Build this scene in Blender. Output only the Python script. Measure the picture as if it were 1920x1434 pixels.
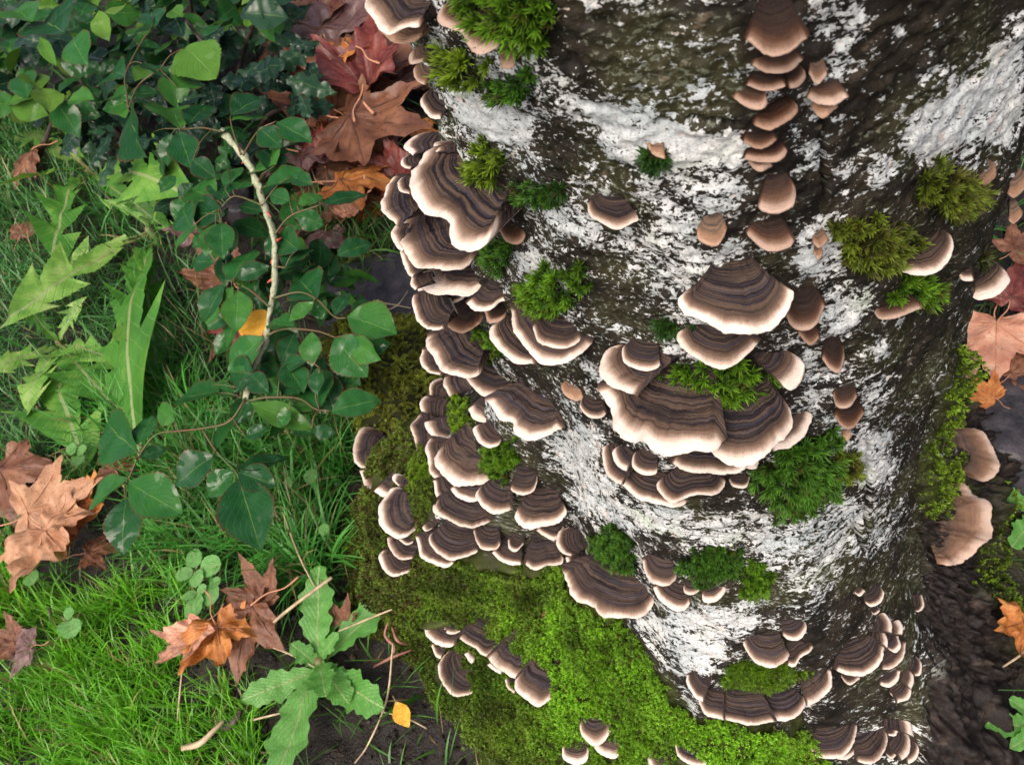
import bpy, math, random
import numpy as np
from mathutils import Matrix, Vector

random.seed(7)
rng = np.random.default_rng(11)
for o in list(bpy.data.objects):
    bpy.data.objects.remove(o)
scene = bpy.context.scene
COL = scene.collection

# ------------------------------------------------------------------ camera
FPX = 1640.0                      # focal length in photo pixels (photo is 1920 x 1434)
CAMH = 0.62
_nad = (1470 - 960.0, 1850 - 717.0)      # where straight-down falls in the photo
PHI = math.pi / 2 - math.atan(math.hypot(*_nad) / FPX)
RHO = math.atan2(_nad[0], _nad[1])
_r = np.array([1.0, 0, 0]); FW = np.array([0, math.cos(PHI), -math.sin(PHI)]); _u = np.array([0, math.sin(PHI), math.cos(PHI)])
RT = math.cos(RHO) * _r - math.sin(RHO) * _u
UP = math.sin(RHO) * _r + math.cos(RHO) * _u
CAM = np.array([0, 0, CAMH])
cd = bpy.data.cameras.new('camera'); cam = bpy.data.objects.new('camera', cd); COL.objects.link(cam)
cd.sensor_width = 36; cd.lens = FPX / 1920 * 36; cd.clip_start = 0.01; cd.clip_end = 500
m = Matrix.Identity(4)
for i, v in enumerate((RT, UP, -FW)):
    for k in range(3): m[k][i] = v[k]
m[0][3], m[1][3], m[2][3] = CAM
cam.matrix_world = m
scene.camera = cam
cd.dof.use_dof = True; cd.dof.focus_distance = 0.40; cd.dof.aperture_fstop = 34.0

# ------------------------------------------------------------------ light: soft overcast daylight
SUN_EL, SUN_AZ = math.radians(58), math.radians(-138)
w = bpy.data.worlds.new('World'); scene.world = w; w.use_nodes = True
nt = w.node_tree
sky = nt.nodes.new('ShaderNodeTexSky'); sky.sky_type = 'NISHITA'; sky.sun_disc = False
sky.sun_elevation = SUN_EL; sky.sun_rotation = SUN_AZ
sky.air_density = 0.6; sky.dust_density = 9.0; sky.ozone_density = 0.4
bg = nt.nodes['Background']; bg.inputs['Strength'].default_value = 0.15
nt.links.new(sky.outputs[0], bg.inputs['Color'])
sd = bpy.data.lights.new('sun', 'SUN'); sun = bpy.data.objects.new('sun', sd); COL.objects.link(sun)
sd.energy = 0.9; sd.angle = math.radians(80); sd.color = (1.0, 0.97, 0.92)
sdir = Vector((math.sin(SUN_AZ) * math.cos(SUN_EL), math.cos(SUN_AZ) * math.cos(SUN_EL), math.sin(SUN_EL)))
sun.rotation_euler = sdir.to_track_quat('Z', 'Y').to_euler()
vs = scene.view_settings; vs.view_transform = 'Standard'; vs.look = 'None'; vs.gamma = 1; vs.exposure = 0.6
vs.use_curve_mapping = False
scene.render.engine = 'CYCLES'
scene.cycles.max_bounces = 6; scene.cycles.transparent_max_bounces = 4

# ------------------------------------------------------------------ pixel <-> world
def ray(x, y):
    x = np.asarray(x, float); y = np.asarray(y, float)
    d = ((x - 960) / FPX)[..., None] * RT - ((y - 717) / FPX)[..., None] * UP + FW
    return d / np.linalg.norm(d, axis=-1, keepdims=True)
def proj(P):
    q = np.asarray(P) - CAM
    z = q @ FW
    z = np.where(z < 1e-3, 1e-3, z)
    return 960 + FPX * (q @ RT) / z, 717 - FPX * (q @ UP) / z
def atz(x, y, z=0.0):
    d = ray(x, y); return CAM + d * ((z - CAMH) / d[..., 2:3])
def inpoly(x, y, poly):
    x = np.asarray(x); y = np.asarray(y); inside = np.zeros(x.shape, bool); n = len(poly)
    for i in range(n):
        x0, y0 = poly[i]; x1, y1 = poly[(i + 1) % n]
        if y0 == y1: continue
        c = ((y0 > y) != (y1 > y)) & (x < (x1 - x0) * (y - y0) / (y1 - y0) + x0)
        inside ^= c
    return inside
def dpoly(x, y, pts, closed=True):
    d = np.full(np.shape(x), 1e9); n = len(pts)
    for i in range(n if closed else n - 1):
        a = np.array(pts[i], float); b = np.array(pts[(i + 1) % n], float); ab = b - a
        t = np.clip(((x - a[0]) * ab[0] + (y - a[1]) * ab[1]) / max(ab @ ab, 1e-9), 0, 1)
        d = np.minimum(d, np.hypot(x - a[0] - t * ab[0], y - a[1] - t * ab[1]))
    return d

# ------------------------------------------------------------------ numpy value noise
def _h(i, j, k):
    n = (i * 374761393 + j * 668265263 + k * 2147483647 + 12345).astype(np.int64)
    n = (n ^ (n >> 13)) * 1274126177
    n = n ^ (n >> 16)
    return (n & 0xffff) / 65535.0
def vn(x, y, z=0.0):
    x, y, z = np.broadcast_arrays(np.asarray(x, float), np.asarray(y, float), np.asarray(z, float))
    xi, yi, zi = np.floor(x).astype(np.int64), np.floor(y).astype(np.int64), np.floor(z).astype(np.int64)
    f = [v - np.floor(v) for v in (x, y, z)]; f = [v * v * (3 - 2 * v) for v in f]
    r = 0
    for a in (0, 1):
        for b in (0, 1):
            for c in (0, 1):
                r = r + _h(xi + a, yi + b, zi + c) * (f[0] if a else 1 - f[0]) * (f[1] if b else 1 - f[1]) * (f[2] if c else 1 - f[2])
    return r * 2 - 1
def fbm(x, y, z=0.0, o=3):
    r = 0; a = 1.0
    for i in range(o):
        r = r + a * vn(np.asarray(x) * 2 ** i + 17 * i, np.asarray(y) * 2 ** i + 5 * i, np.asarray(z) * 2 ** i); a *= .5
    return r

# ------------------------------------------------------------------ mesh / object helpers
def tag(o, label=None, cat=None, group=None, kind=None):
    if label: o['label'] = label
    if cat: o['category'] = cat
    if group: o['group'] = group
    if kind: o['kind'] = kind
    return o
def empty(name, loc):
    o = bpy.data.objects.new(name, None); COL.objects.link(o); o.location = loc; o.empty_display_size = .01
    return o
def mesh_np(name, V, F4=None, F3=None, uv=None, cols=None, smooth=True):
    me = bpy.data.meshes.new(name)
    V = np.asarray(V, np.float32)
    loops = []; starts = []; tot = 0
    n4 = 0 if F4 is None else len(F4); n3 = 0 if F3 is None else len(F3)
    me.vertices.add(len(V)); me.vertices.foreach_set('co', V.ravel())
    L = np.concatenate([np.asarray(F4, np.int32).ravel() if n4 else np.zeros(0, np.int32), np.asarray(F3, np.int32).ravel() if n3 else np.zeros(0, np.int32)])
    me.loops.add(len(L)); me.loops.foreach_set('vertex_index', L)
    st = np.concatenate([np.arange(n4) * 4, n4 * 4 + np.arange(n3) * 3]).astype(np.int32)
    me.polygons.add(n4 + n3); me.polygons.foreach_set('loop_start', st)
    me.polygons.foreach_set('use_smooth', np.full(n4 + n3, smooth))
    if uv is not None:
        ul = me.uv_layers.new(name='UVMap'); ul.data.foreach_set('uv', np.asarray(uv, np.float32)[L].ravel())
    if cols:
        for k, c in cols.items():
            at = me.attributes.new(k, 'FLOAT_COLOR', 'POINT')
            c = np.asarray(c, np.float32)
            if c.shape[1] == 3: c = np.hstack([c, np.ones((len(c), 1), np.float32)])
            at.data.foreach_set('color', c.ravel())
    me.update(calc_edges=True); me.validate()
    return me
def link(name, me, mat=None, parent=None):
    o = bpy.data.objects.new(name, me); COL.objects.link(o)
    if mat and not me.materials: me.materials.append(mat)
    if parent: o.parent = parent
    return o
def grid_faces(nr, nc, off=0):
    i = np.arange(nr - 1)[:, None] * nc + np.arange(nc - 1)[None, :] + off
    return np.stack([i, i + 1, i + nc + 1, i + nc], -1).reshape(-1, 4)
def spline(P, n, closed=False):
    P = np.asarray(P, float)
    if len(P) < 3 :
        t = np.linspace(0, 1, n)[:, None]; return P[0] * (1 - t) + P[-1] * t
    Q = np.vstack([2 * P[0] - P[1], P, 2 * P[-1] - P[-2]])
    seg = np.linalg.norm(np.diff(P, axis=0), axis=1); cum = np.concatenate([[0], np.cumsum(seg)])
    s = np.linspace(0, cum[-1], n); out = np.zeros((n, P.shape[1]))
    k = np.clip(np.searchsorted(cum, s, side='right') - 1, 0, len(P) - 2)
    t = ((s - cum[k]) / np.maximum(seg[k], 1e-9))[:, None]
    p0, p1, p2, p3 = Q[k], Q[k + 1], Q[k + 2], Q[k + 3]
    return 0.5 * (2 * p1 + (p2 - p0) * t + (2 * p0 - 5 * p1 + 4 * p2 - p3) * t ** 2 + (3 * p1 - p0 - 3 * p2 + p3) * t ** 3)
def tube(pts, rad, n=8, sub=6):
    """tapered tube through 3-D points; rad is a list as long as pts"""
    P = spline(pts, max(len(pts) * sub, 4)); R = np.interp(np.linspace(0, 1, len(P)), np.linspace(0, 1, len(rad)), rad)
    T = np.gradient(P, axis=0); T /= np.linalg.norm(T, axis=1, keepdims=True) + 1e-12
    ref = np.array([0.31, 0.2, 0.93]); X = np.cross(T, ref); X /= np.linalg.norm(X, axis=1, keepdims=True) + 1e-12; Y = np.cross(T, X)
    a = np.linspace(0, 2 * np.pi, n + 1)[:-1]
    V = P[:, None] + R[:, None, None] * (np.cos(a)[None, :, None] * X[:, None] + np.sin(a)[None, :, None] * Y[:, None])
    m_ = len(P); V = V.reshape(-1, 3)
    i = np.arange(m_ - 1)[:, None] * n; j = np.arange(n)[None, :]; jn = (j + 1) % n
    F = np.stack([i + j, i + jn, i + n + jn, i + n + j], -1).reshape(-1, 4)
    V = np.vstack([V, P[:1], P[-1:]]); c0, c1 = m_ * n, m_ * n + 1
    j = np.arange(n); jn = (j + 1) % n
    F3 = np.vstack([np.stack([np.full(n, c0), jn, j], -1), np.stack([np.full(n, c1), (m_ - 1) * n + j, (m_ - 1) * n + jn], -1)])
    return V, F, F3

# ------------------------------------------------------------------ materials
class NT:
    def __init__(s, name):
        s.m = bpy.data.materials.new(name); s.m.use_nodes = True; s.t = s.m.node_tree
        s.b = s.t.nodes['Principled BSDF']; s.out = s.t.nodes['Material Output']
    def n(s, typ, **kw):
        nd = s.t.nodes.new(typ)
        for k, v in kw.items():
            if k.startswith('i_'):
                key = k[2:]; key = int(key) if key.isdigit() else key
                s.set(nd.inputs[key], v)
            else: setattr(nd, k, v)
        return nd
    def set(s, inp, v):
        if isinstance(v, bpy.types.NodeSocket): s.t.links.new(v, inp)
        elif isinstance(v, (tuple, list)) and inp.type == 'RGBA' and len(v) == 3: inp.default_value = (*v, 1)
        else: inp.default_value = v
    def math(s, op, a, b=0.0, c=0.0, clamp=False):
        nd = s.t.nodes.new('ShaderNodeMath'); nd.operation = op; nd.use_clamp = clamp
        s.set(nd.inputs[0], a); s.set(nd.inputs[1], b); s.set(nd.inputs[2], c); return nd.outputs[0]
    def mix(s, f, a, b, mode='MIX'):
        nd = s.t.nodes.new('ShaderNodeMix'); nd.data_type = 'RGBA'; nd.blend_type = mode
        s.set(nd.inputs[0], f); s.set(nd.inputs[6], a); s.set(nd.inputs[7], b); return nd.outputs[2]
    def noise(s, vec, scale, detail=3.0, rough=.55, dist=0.0):
        nd = s.t.nodes.new('ShaderNodeTexNoise'); nd.inputs['Scale'].default_value = scale; nd.inputs['Detail'].default_value = detail
        nd.inputs['Roughness'].default_value = rough; nd.inputs['Distortion'].default_value = dist
        if vec is not None: s.t.links.new(vec, nd.inputs['Vector'])
        return nd.outputs[0]
    def ramp(s, fac, stops, interp='LINEAR'):
        nd = s.t.nodes.new('ShaderNodeValToRGB'); cr = nd.color_ramp; cr.interpolation = interp
        while len(cr.elements) < len(stops): cr.elements.new(0.5)
        for e, (p, c) in zip(cr.elements, stops):
            e.position = p; e.color = (*c, 1) if isinstance(c, (tuple, list)) else (c, c, c, 1)
        s.set(nd.inputs[0], fac); return nd.outputs[0]
    def step(s, v, a, b):
        nd = s.t.nodes.new('ShaderNodeMapRange'); nd.interpolation_type = 'SMOOTHSTEP'
        s.set(nd.inputs[0], v); nd.inputs[1].default_value = a; nd.inputs[2].default_value = b; return nd.outputs[0]
    def mapping(s, vec, scale):
        nd = s.t.nodes.new('ShaderNodeMapping'); nd.inputs['Scale'].default_value = scale; s.t.links.new(vec, nd.inputs['Vector']); return nd.outputs[0]
    def attr(s, name):
        nd = s.t.nodes.new('ShaderNodeAttribute'); nd.attribute_name = name; return nd
    def bump(s, h, strength=.5, dist=.001, normal=None):
        nd = s.t.nodes.new('ShaderNodeBump'); nd.inputs['Strength'].default_value = strength; nd.inputs['Distance'].default_value = dist
        s.t.links.new(h, nd.inputs['Height'])
        if normal is not None: s.t.links.new(normal, nd.inputs['Normal'])
        return nd.outputs[0]
    def fin(s, color=None, rough=None, normal=None, spec=None, coat=None):
        if color is not None: s.set(s.b.inputs['Base Color'], color)
        if rough is not None: s.set(s.b.inputs['Roughness'], rough)
        if normal is not None: s.set(s.b.inputs['Normal'], normal)
        if spec is not None: s.set(s.b.inputs['Specular IOR Level'], spec)
        return s.m
    def translucent(s, color, fac, normal=None):
        tr = s.t.nodes.new('ShaderNodeBsdfTranslucent'); s.set(tr.inputs[0], color)
        mx = s.t.nodes.new('ShaderNodeMixShader'); mx.inputs[0].default_value = fac
        s.t.links.new(s.b.outputs[0], mx.inputs[1]); s.t.links.new(tr.outputs[0], mx.inputs[2]); s.t.links.new(mx.outputs[0], s.out.inputs[0])
    def coord(s, which='Object'):
        return s.t.nodes.new('ShaderNodeTexCoord').outputs[which]

def mat_bark():
    s = NT('bark'); uv = s.coord('UV'); ob = s.coord('Object')
    mk = s.attr('mask'); sep = s.n('ShaderNodeSeparateColor', i_0=mk.outputs['Color']); L, ROT, MOSS = sep.outputs[0], sep.outputs[1], sep.outputs[2]
    u1 = s.mapping(uv, (1.0, 1.7, 1.0))          # streaks run round the trunk
    n1 = s.noise(u1, 60, 6, .66, .2); n2 = s.noise(u1, 380, 4, .65); n3 = s.noise(ob, 22, 3, .5); n4 = s.noise(ob, 700, 2, .6); n5 = s.noise(u1, 130, 4, .7)
    bark = s.ramp(n1, [(.28, (.004, .0035, .003)), (.45, (.011, .009, .007)), (.6, (.024, .019, .013)), (.8, (.050, .040, .026))])
    bark = s.mix(s.math('MULTIPLY', s.step(n3, .48, .66), .5), bark, (.036, .036, .011))
    # fine grey-green crust on the dark bark
    crust = s.step(s.math('ADD', n2, s.math('MULTIPLY', s.math('SUBTRACT', n3, .5), .5)), .57, .66)
    bark = s.mix(s.math('MULTIPLY', crust, .6), bark, (.15, .165, .12))
    tan = s.step(s.noise(u1, 90, 3, .7), .62, .70)
    bark = s.mix(s.math('MULTIPLY', tan, .35), bark, (.17, .13, .09))
    # lichen: a thin crust, broken up at every scale
    n6 = s.noise(u1, 900, 3, .7)
    v = s.math('ADD', L, s.math('MULTIPLY', s.math('SUBTRACT', n1, .5), 1.5))
    v = s.math('ADD', v, s.math('MULTIPLY', s.math('SUBTRACT', n2, .5), 1.9))
    v = s.math('ADD', v, s.math('MULTIPLY', s.math('SUBTRACT', n5, .5), 1.5))
    v = s.math('ADD', v, s.math('MULTIPLY', s.math('SUBTRACT', n6, .5), 1.2))
    lm = s.step(v, .475, .525)
    tone = s.noise(ob, 35, 2, .5)
    lc = s.ramp(tone, [(.3, (.36, .41, .42)), (.46, (.47, .50, .505)), (.58, (.54, .555, .55)), (.75, (.40, .46, .38))])
    lc = s.mix(s.math('MULTIPLY', s.step(n4, .50, .62), .55), lc, (.24, .26, .26)); lc = s.mix(s.math('MULTIPLY', s.step(n6, .47, .38), .6), lc, (.16, .17, .155))
    lc = s.mix(s.math('MULTIPLY', s.step(s.noise(ob, 160, 3, .6), .60, .72), .5), lc, (.60, .42, .33))
    col = s.mix(lm, bark, lc)
    rotc = s.ramp(s.noise(ob, 130, 4, .7), [(.3, (.004, .0035, .0035)), (.55, (.016, .012, .011)), (.7, (.050, .036, .027)), (.85, (.14, .105, .08))])
    col = s.mix(ROT, col, rotc)
    mossc = s.ramp(s.noise(ob, 90, 3, .6), [(.3, (.020, .020, .006)), (.6, (.045, .060, .010)), (.8, (.075, .085, .016))])
    col = s.mix(MOSS, col, mossc)
    h = s.math('ADD', s.math('MULTIPLY', lm, .15), s.math('ADD', s.math('MULTIPLY', n1, .8), s.math('MULTIPLY', n4, .35)))
    h = s.math('ADD', h, s.math('MULTIPLY', n2, .5))
    return s.fin(col, s.math('ADD', .6, s.math('MULTIPLY', lm, .3)), s.bump(h, .65, .0013), .18)

def mat_fungus():
    s = NT('bracket_cap'); uv = s.coord('UV'); sx = s.n('ShaderNodeSeparateXYZ', i_0=uv); U, V = sx.outputs[0], sx.outputs[1]
    bk = s.attr('bk'); sp = s.n('ShaderNodeSeparateColor', i_0=bk.outputs['Color']); SEED, WARM, TAN = sp.outputs
    ob = s.coord('Object')
    fib0 = s.n('ShaderNodeCombineXYZ', i_0=s.math('MULTIPLY', U, 120.0), i_1=s.math('MULTIPLY', V, 7.0), i_2=s.math('MULTIPLY', SEED, 53.0))
    wob = s.math('ADD', s.math('MULTIPLY', s.math('SUBTRACT', s.noise(ob, 90, 3, .55), .5), .16), s.math('MULTIPLY', s.math('SUBTRACT', s.noise(fib0.outputs[0], 1.0, 2, .6), .5), .035))
    off = s.math('MULTIPLY', s.math('SUBTRACT', SEED, .5), .10)
    kz = s.math('ADD', .72, s.math('MULTIPLY', s.math('FRACT', s.math('MULTIPLY', SEED, 7.31)), .75))
    v = s.math('ADD', s.math('ADD', s.math('SUBTRACT', 1.0, s.math('MULTIPLY', s.math('SUBTRACT', 1.0, V), kz)), wob), off)
    base = s.ramp(v, [(.0, (.014, .011, .010)), (.16, (.044, .032, .026)), (.26, (.007, .006, .008)), (.34, (.064, .045, .035)), (.41, (.007, .006, .009)), (.50, (.046, .032, .026)), (.555, (.006, .005, .008)),
                      (.62, (.056, .038, .029)), (.675, (.012, .010, .012)), (.74, (.055, .036, .027)), (.80, (.115, .074, .053)), (.855, (.21, .145, .108)), (.90, (.42, .325, .265)), (.94, (.62, .53, .46)), (1.0, (.70, .61, .54))])
    # thin concentric lines following the zones
    cmb = s.n('ShaderNodeCombineXYZ', i_0=s.math('MULTIPLY', SEED, 37.0), i_1=s.math('MULTIPLY', v, 36.0), i_2=s.math('MULTIPLY', U, 1.2))
    ln = s.noise(cmb.outputs[0], 1.0, 2, .6)
    inner = s.step(V, .86, .72)
    base = s.mix(s.math('MULTIPLY', s.step(ln, .52, .57), s.math('MULTIPLY', inner, .6)), base, (.105, .070, .050))
    base = s.mix(s.math('MULTIPLY', s.step(ln, .47, .42), s.math('MULTIPLY', inner, .75)), base, (.012, .010, .014))
    # bluish grey bands of the cap's own colour
    blu = s.math('MULTIPLY', s.step(s.noise(cmb.outputs[0], .55, 1, .5), .52, .66), s.math('MULTIPLY', inner, .45))
    base = s.mix(blu, base, (.046, .042, .060))
    warmc = s.ramp(v, [(.0, (.008, .005, .005)), (.45, (.011, .006, .005)), (.66, (.020, .009, .006)), (.80, (.050, .021, .011)), (.89, (.125, .068, .044)), (.95, (.27, .17, .12)), (1., (.33, .215, .16))])
    base = s.mix(WARM, base, warmc)
    tanc = s.ramp(s.math('ADD', v, s.math('MULTIPLY', s.math('SUBTRACT', s.noise(ob, 160, 3), .5), .30)), [(.0, (.055, .040, .032)), (.25, (.15, .10, .072)), (.40, (.075, .054, .042)), (.50, (.21, .135, .092)), (.57, (.11, .076, .057)), (.70, (.22, .130, .084)), (.9, (.30, .175, .110)), (1., (.42, .28, .20))])
    base = s.mix(TAN, base, tanc)
    fib = s.n('ShaderNodeCombineXYZ', i_0=s.math('MULTIPLY', U, 190.0), i_1=s.math('MULTIPLY', V, 12.0), i_2=s.math('MULTIPLY', SEED, 91.0))
    fn = s.noise(fib.outputs[0], 1.0, 2, .6)
    speck = s.noise(ob, 1900, 1, .5)
    base = s.mix(s.math('MULTIPLY', s.step(fn, .42, .75), .30), base, s.mix(.5, base, (1, .9, .8), 'MULTIPLY'))
    base = s.mix(s.math('MULTIPLY', s.step(speck, .45, .28), .35), base, s.mix(1.0, base, (.45, .42, .42), 'MULTIPLY'))
    h = s.math('ADD', s.math('MULTIPLY', ln, .9), s.math('ADD', s.math('MULTIPLY', fn, .35), s.math('MULTIPLY', speck, .25)))
    s.b.inputs['Subsurface Weight'].default_value = 0.0
    s.b.inputs['Sheen Weight'].default_value = 0.0
    return s.fin(base, .55, s.bump(h, .8, .0007), .10)

def mat_pores():
    s = NT('pore_surface'); ob = s.coord('Object')
    v = s.n('ShaderNodeTexVoronoi'); v.inputs['Scale'].default_value = 1600; s.t.links.new(ob, v.inputs['Vector'])
    c = s.ramp(v.outputs[0], [(.1, (.42, .33, .26)), (.45, (.80, .71, .61))])
    return s.fin(c, .8, s.bump(v.outputs[0], .4, .0004), .2)

def mat_col(name, rough=.5, trans=.0, spec=.4, var=.25, vscale=200):
    """colour from the mesh's col attribute with small natural variation"""
    s = NT(name); a = s.attr('col').outputs['Color']; ob = s.coord('Object')
    c = s.mix(s.math('MULTIPLY', s.noise(ob, vscale, 2), var * 2), a, s.mix(1.0, a, (.55, .62, .5), 'MULTIPLY'))
    s.fin(c, rough, None, spec)
    if trans: s.translucent(s.mix(1.0, c, (1.25, 1.15, .6), 'MULTIPLY'), trans)
    return s.m

def mat_rose(name, stops, wet=.5, edge=(.10, .018, .018), edge_amt=.6, rdry=.46):
    s = NT(name); uv = s.coord('UV'); ob = s.coord('Object'); sx = s.n('ShaderNodeSeparateXYZ', i_0=uv); X, Y = sx.outputs[0], sx.outputs[1]
    rnd = s.n('ShaderNodeObjectInfo').outputs['Random']
    off = s.n('ShaderNodeVectorMath', operation='ADD'); s.t.links.new(ob, off.inputs[0]); cx = s.n('ShaderNodeCombineXYZ', i_0=s.math('MULTIPLY', rnd, 31.0), i_1=s.math('MULTIPLY', rnd, 17.0)); s.t.links.new(cx.outputs[0], off.inputs[1])
    p = off.outputs[0]
    c = s.ramp(s.math('ADD', s.math('MULTIPLY', rnd, .8), s.math('MULTIPLY', s.noise(p, 2.2, 2), .35)), stops)
    ax = s.math('ABSOLUTE', X)
    # pinnate veins : slanted lines either side of the midrib
    vv = s.math('SUBTRACT', Y, s.math('MULTIPLY', ax, .55))
    wv = s.math('ABSOLUTE', s.math('SUBTRACT', s.math('FRACT', s.math('ADD', s.math('MULTIPLY', vv, 8.0), s.math('MULTIPLY', s.noise(p, 3, 2), .5))), .5))
    vein = s.step(wv, .09, .0); mid = s.step(ax, .03, .008)
    c = s.mix(s.math('MULTIPLY', vein, .28), c, (.10, .20, .05)); c = s.mix(s.math('MULTIPLY', mid, .5), c, (.16, .27, .07))
    ed = s.attr('edge').outputs['Fac']
    c = s.mix(s.math('MULTIPLY', s.step(ed, .88, 1.0), edge_amt), c, edge)
    film = s.step(s.noise(p, 2.6, 3, .5, .8), .60 - wet * .25, .62 - wet * .25)
    r = s.math('ADD', rdry, s.math('MULTIPLY', film, .10 - rdry))
    h = s.math('ADD', s.math('MULTIPLY', vein, -1.0), s.math('ADD', s.math('MULTIPLY', mid, -1.5), s.math('MULTIPLY', s.noise(p, 40, 2), .6)))
    h = s.math('MULTIPLY', h, s.math('SUBTRACT', 1.0, s.math('MULTIPLY', film, .75)))
    s.fin(c, rdry, s.bump(h, .5, .0012), .09)
    s.translucent(s.mix(1.0, c, (1.6, 1.5, .7), 'MULTIPLY'), .06)
    s.set(s.b.inputs['Coat Weight'], s.math('MULTIPLY', film, .42)); s.b.inputs['Coat Roughness'].default_value = .10
    return s.m

def mat_dandelion(name, stops):
    s = NT(name); uv = s.coord('UV'); ob = s.coord('Object'); sx = s.n('ShaderNodeSeparateXYZ', i_0=uv); X, Y = sx.outputs[0], sx.outputs[1]
    rnd = s.n('ShaderNodeObjectInfo').outputs['Random']
    nz = s.noise(ob, 5.0, 4, .6)
    c = s.ramp(s.math('ADD', s.math('MULTIPLY', s.math('SUBTRACT', nz, .5), 1.5), s.math('ADD', .28, s.math('MULTIPLY', rnd, .4))), stops)
    ax = s.math('ABSOLUTE', X)
    mid = s.step(ax, .055, .025)
    c = s.mix(s.math('MULTIPLY', mid, .85), c, s.ramp(Y, [(.0, (.20, .12, .07)), (.25, (.24, .26, .11)), (1., (.30, .40, .17))]))
    vv = s.math('SUBTRACT', Y, s.math('MULTIPLY', ax, .35))
    wv = s.math('ABSOLUTE', s.math('SUBTRACT', s.math('FRACT', s.math('ADD', s.math('MULTIPLY', vv, 13.0), nz)), .5))
    c = s.mix(s.math('MULTIPLY', s.step(wv, .10, .0), .25), c, (.19, .33, .09))
    h = s.math('ADD', s.noise(ob, 26, 3, .6), s.math('MULTIPLY', s.step(wv, .12, .0), -.4))
    s.fin(c, .42, s.bump(h, .6, .0015), .4)
    s.translucent(s.mix(1.0, c, (1.4, 1.3, .6), 'MULTIPLY'), .22)
    return s.m

def mat_dead(name, c0, c1, c2, blotch, rough=.36):
    s = NT(name); ob = s.coord('Object'); rnd = s.n('ShaderNodeObjectInfo').outputs['Random']
    off = s.n('ShaderNodeVectorMath', operation='ADD'); s.t.links.new(ob, off.inputs[0]); cx = s.n('ShaderNodeCombineXYZ', i_0=s.math('MULTIPLY', rnd, 31.0), i_1=s.math('MULTIPLY', rnd, 17.0)); s.t.links.new(cx.outputs[0], off.inputs[1])
    p = off.outputs[0]
    n1 = s.noise(p, 3.0, 4, .6); n2 = s.noise(p, 14, 4, .65); n3 = s.noise(p, 70, 2)
    c = s.ramp(n1, [(.28, c0), (.5, c1), (.72, c2)])
    c = s.mix(s.math('MULTIPLY', s.step(n2, .54, .68), .7), c, blotch)
    h = s.math('ADD', n2, s.math('MULTIPLY', n3, .4))
    s.fin(c, s.math('ADD', rough - .12, s.math('MULTIPLY', n2, .3)), s.bump(h, .6, .0015), .45)
    s.translucent(s.mix(1.0, c, (1.3, 1.0, .6), 'MULTIPLY'), .15)
    return s.m

def mat_soil():
    s = NT('soil'); ob = s.coord('Object')
    n1 = s.noise(ob, 60, 5, .7); n2 = s.noise(ob, 500, 3, .6); n3 = s.noise(ob, 9, 3)
    c = s.ramp(n1, [(.3, (.005, .004, .003)), (.5, (.014, .010, .008)), (.68, (.032, .023, .017)), (.82, (.085, .060, .042))])
    c = s.mix(s.math('MULTIPLY', s.step(n3, .5, .7), .4), c, (.030, .034, .012))
    h = s.math('ADD', n1, s.math('MULTIPLY', n2, .5))
    return s.fin(c, s.math('ADD', .32, s.math('MULTIPLY', n2, .5)), s.bump(h, 1.0, .004), .4)

def mat_simple(name, c0, c1, scale, rough=.6, bumpd=.001, stretch=(1, 1, 1), spec=.4):
    s = NT(name); ob = s.mapping(s.coord('Object'), stretch)
    n = s.noise(ob, scale, 4, .65)
    return s.fin(s.ramp(n, [(.32, c0), (.68, c1)]), rough, s.bump(n, .6, bumpd), spec)

M = {}
M['bark'] = mat_bark(); M['fungus'] = mat_fungus(); M['pores'] = mat_pores()
M['moss'] = mat_col('moss_leaf', .55, .25, .3); M['grass'] = mat_col('grass_blade', .38, .22, .45, .15, 60)
M['rose'] = mat_rose('rose_leaf', [(.1, (.005, .036, .012)), (.45, (.009, .060, .016)), (.8, (.018, .095, .019)), (1.0, (.040, .14, .022))], .45)
M['rosepale'] = mat_rose('rose_leaf_pale', [(.1, (.028, .10, .014)), (.6, (.065, .16, .022)), (1.0, (.12, .21, .035))], .15, edge_amt=.1)
M['holly'] = mat_rose('holly_leaf', [(.1, (.006, .022, .016)), (.5, (.010, .034, .022)), (1.0, (.018, .055, .026))], .6, (.05, .07, .03), .5, .22)
M['dand'] = mat_dandelion('dandelion_leaf', [(.0, (.028, .125, .014)), (.35, (.060, .20, .022)), (.65, (.17, .34, .055)), (1.0, (.38, .50, .17))])
M['dandrosette'] = mat_dandelion('dandelion_rosette_leaf', [(.0, (.050, .18, .028)), (.4, (.085, .26, .045)), (.8, (.14, .34, .08)), (1.0, (.20, .40, .12))])
M['weed'] = mat_dandelion('weed_leaf', [(.0, (.08, .24, .05)), (.5, (.15, .37, .10)), (1.0, (.22, .45, .15))])
M['dbrown'] = mat_dead('dead_leaf_brown', (.090, .036, .020), (.17, .070, .036), (.27, .125, .066), (.055, .022, .014))
M['dred'] = mat_dead('dead_leaf_red', (.070, .014, .012), (.15, .032, .026), (.26, .085, .065), (.20, .075, .055), .26)
M['dorange'] = mat_dead('dead_leaf_orange', (.30, .090, .020), (.44, .155, .034), (.55, .26, .075), (.24, .060, .016))
M['dtan'] = mat_dead('dead_leaf_tan', (.30, .130, .062), (.42, .22, .115), (.55, .34, .21), (.22, .080, .040))
M['dpink'] = mat_dead('dead_leaf_pink', (.46, .18, .11), (.60, .31, .20), (.72, .47, .34), (.40, .11, .05))
M['dpurple'] = mat_dead('dead_leaf_purple', (.075, .036, .038), (.15, .085, .080), (.27, .18, .17), (.10, .040, .035), .24)
M['dyellow'] = mat_dead('dead_leaf_yellow', (.60, .27, .025), (.74, .38, .030), (.80, .48, .07), (.52, .20, .03))
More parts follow.
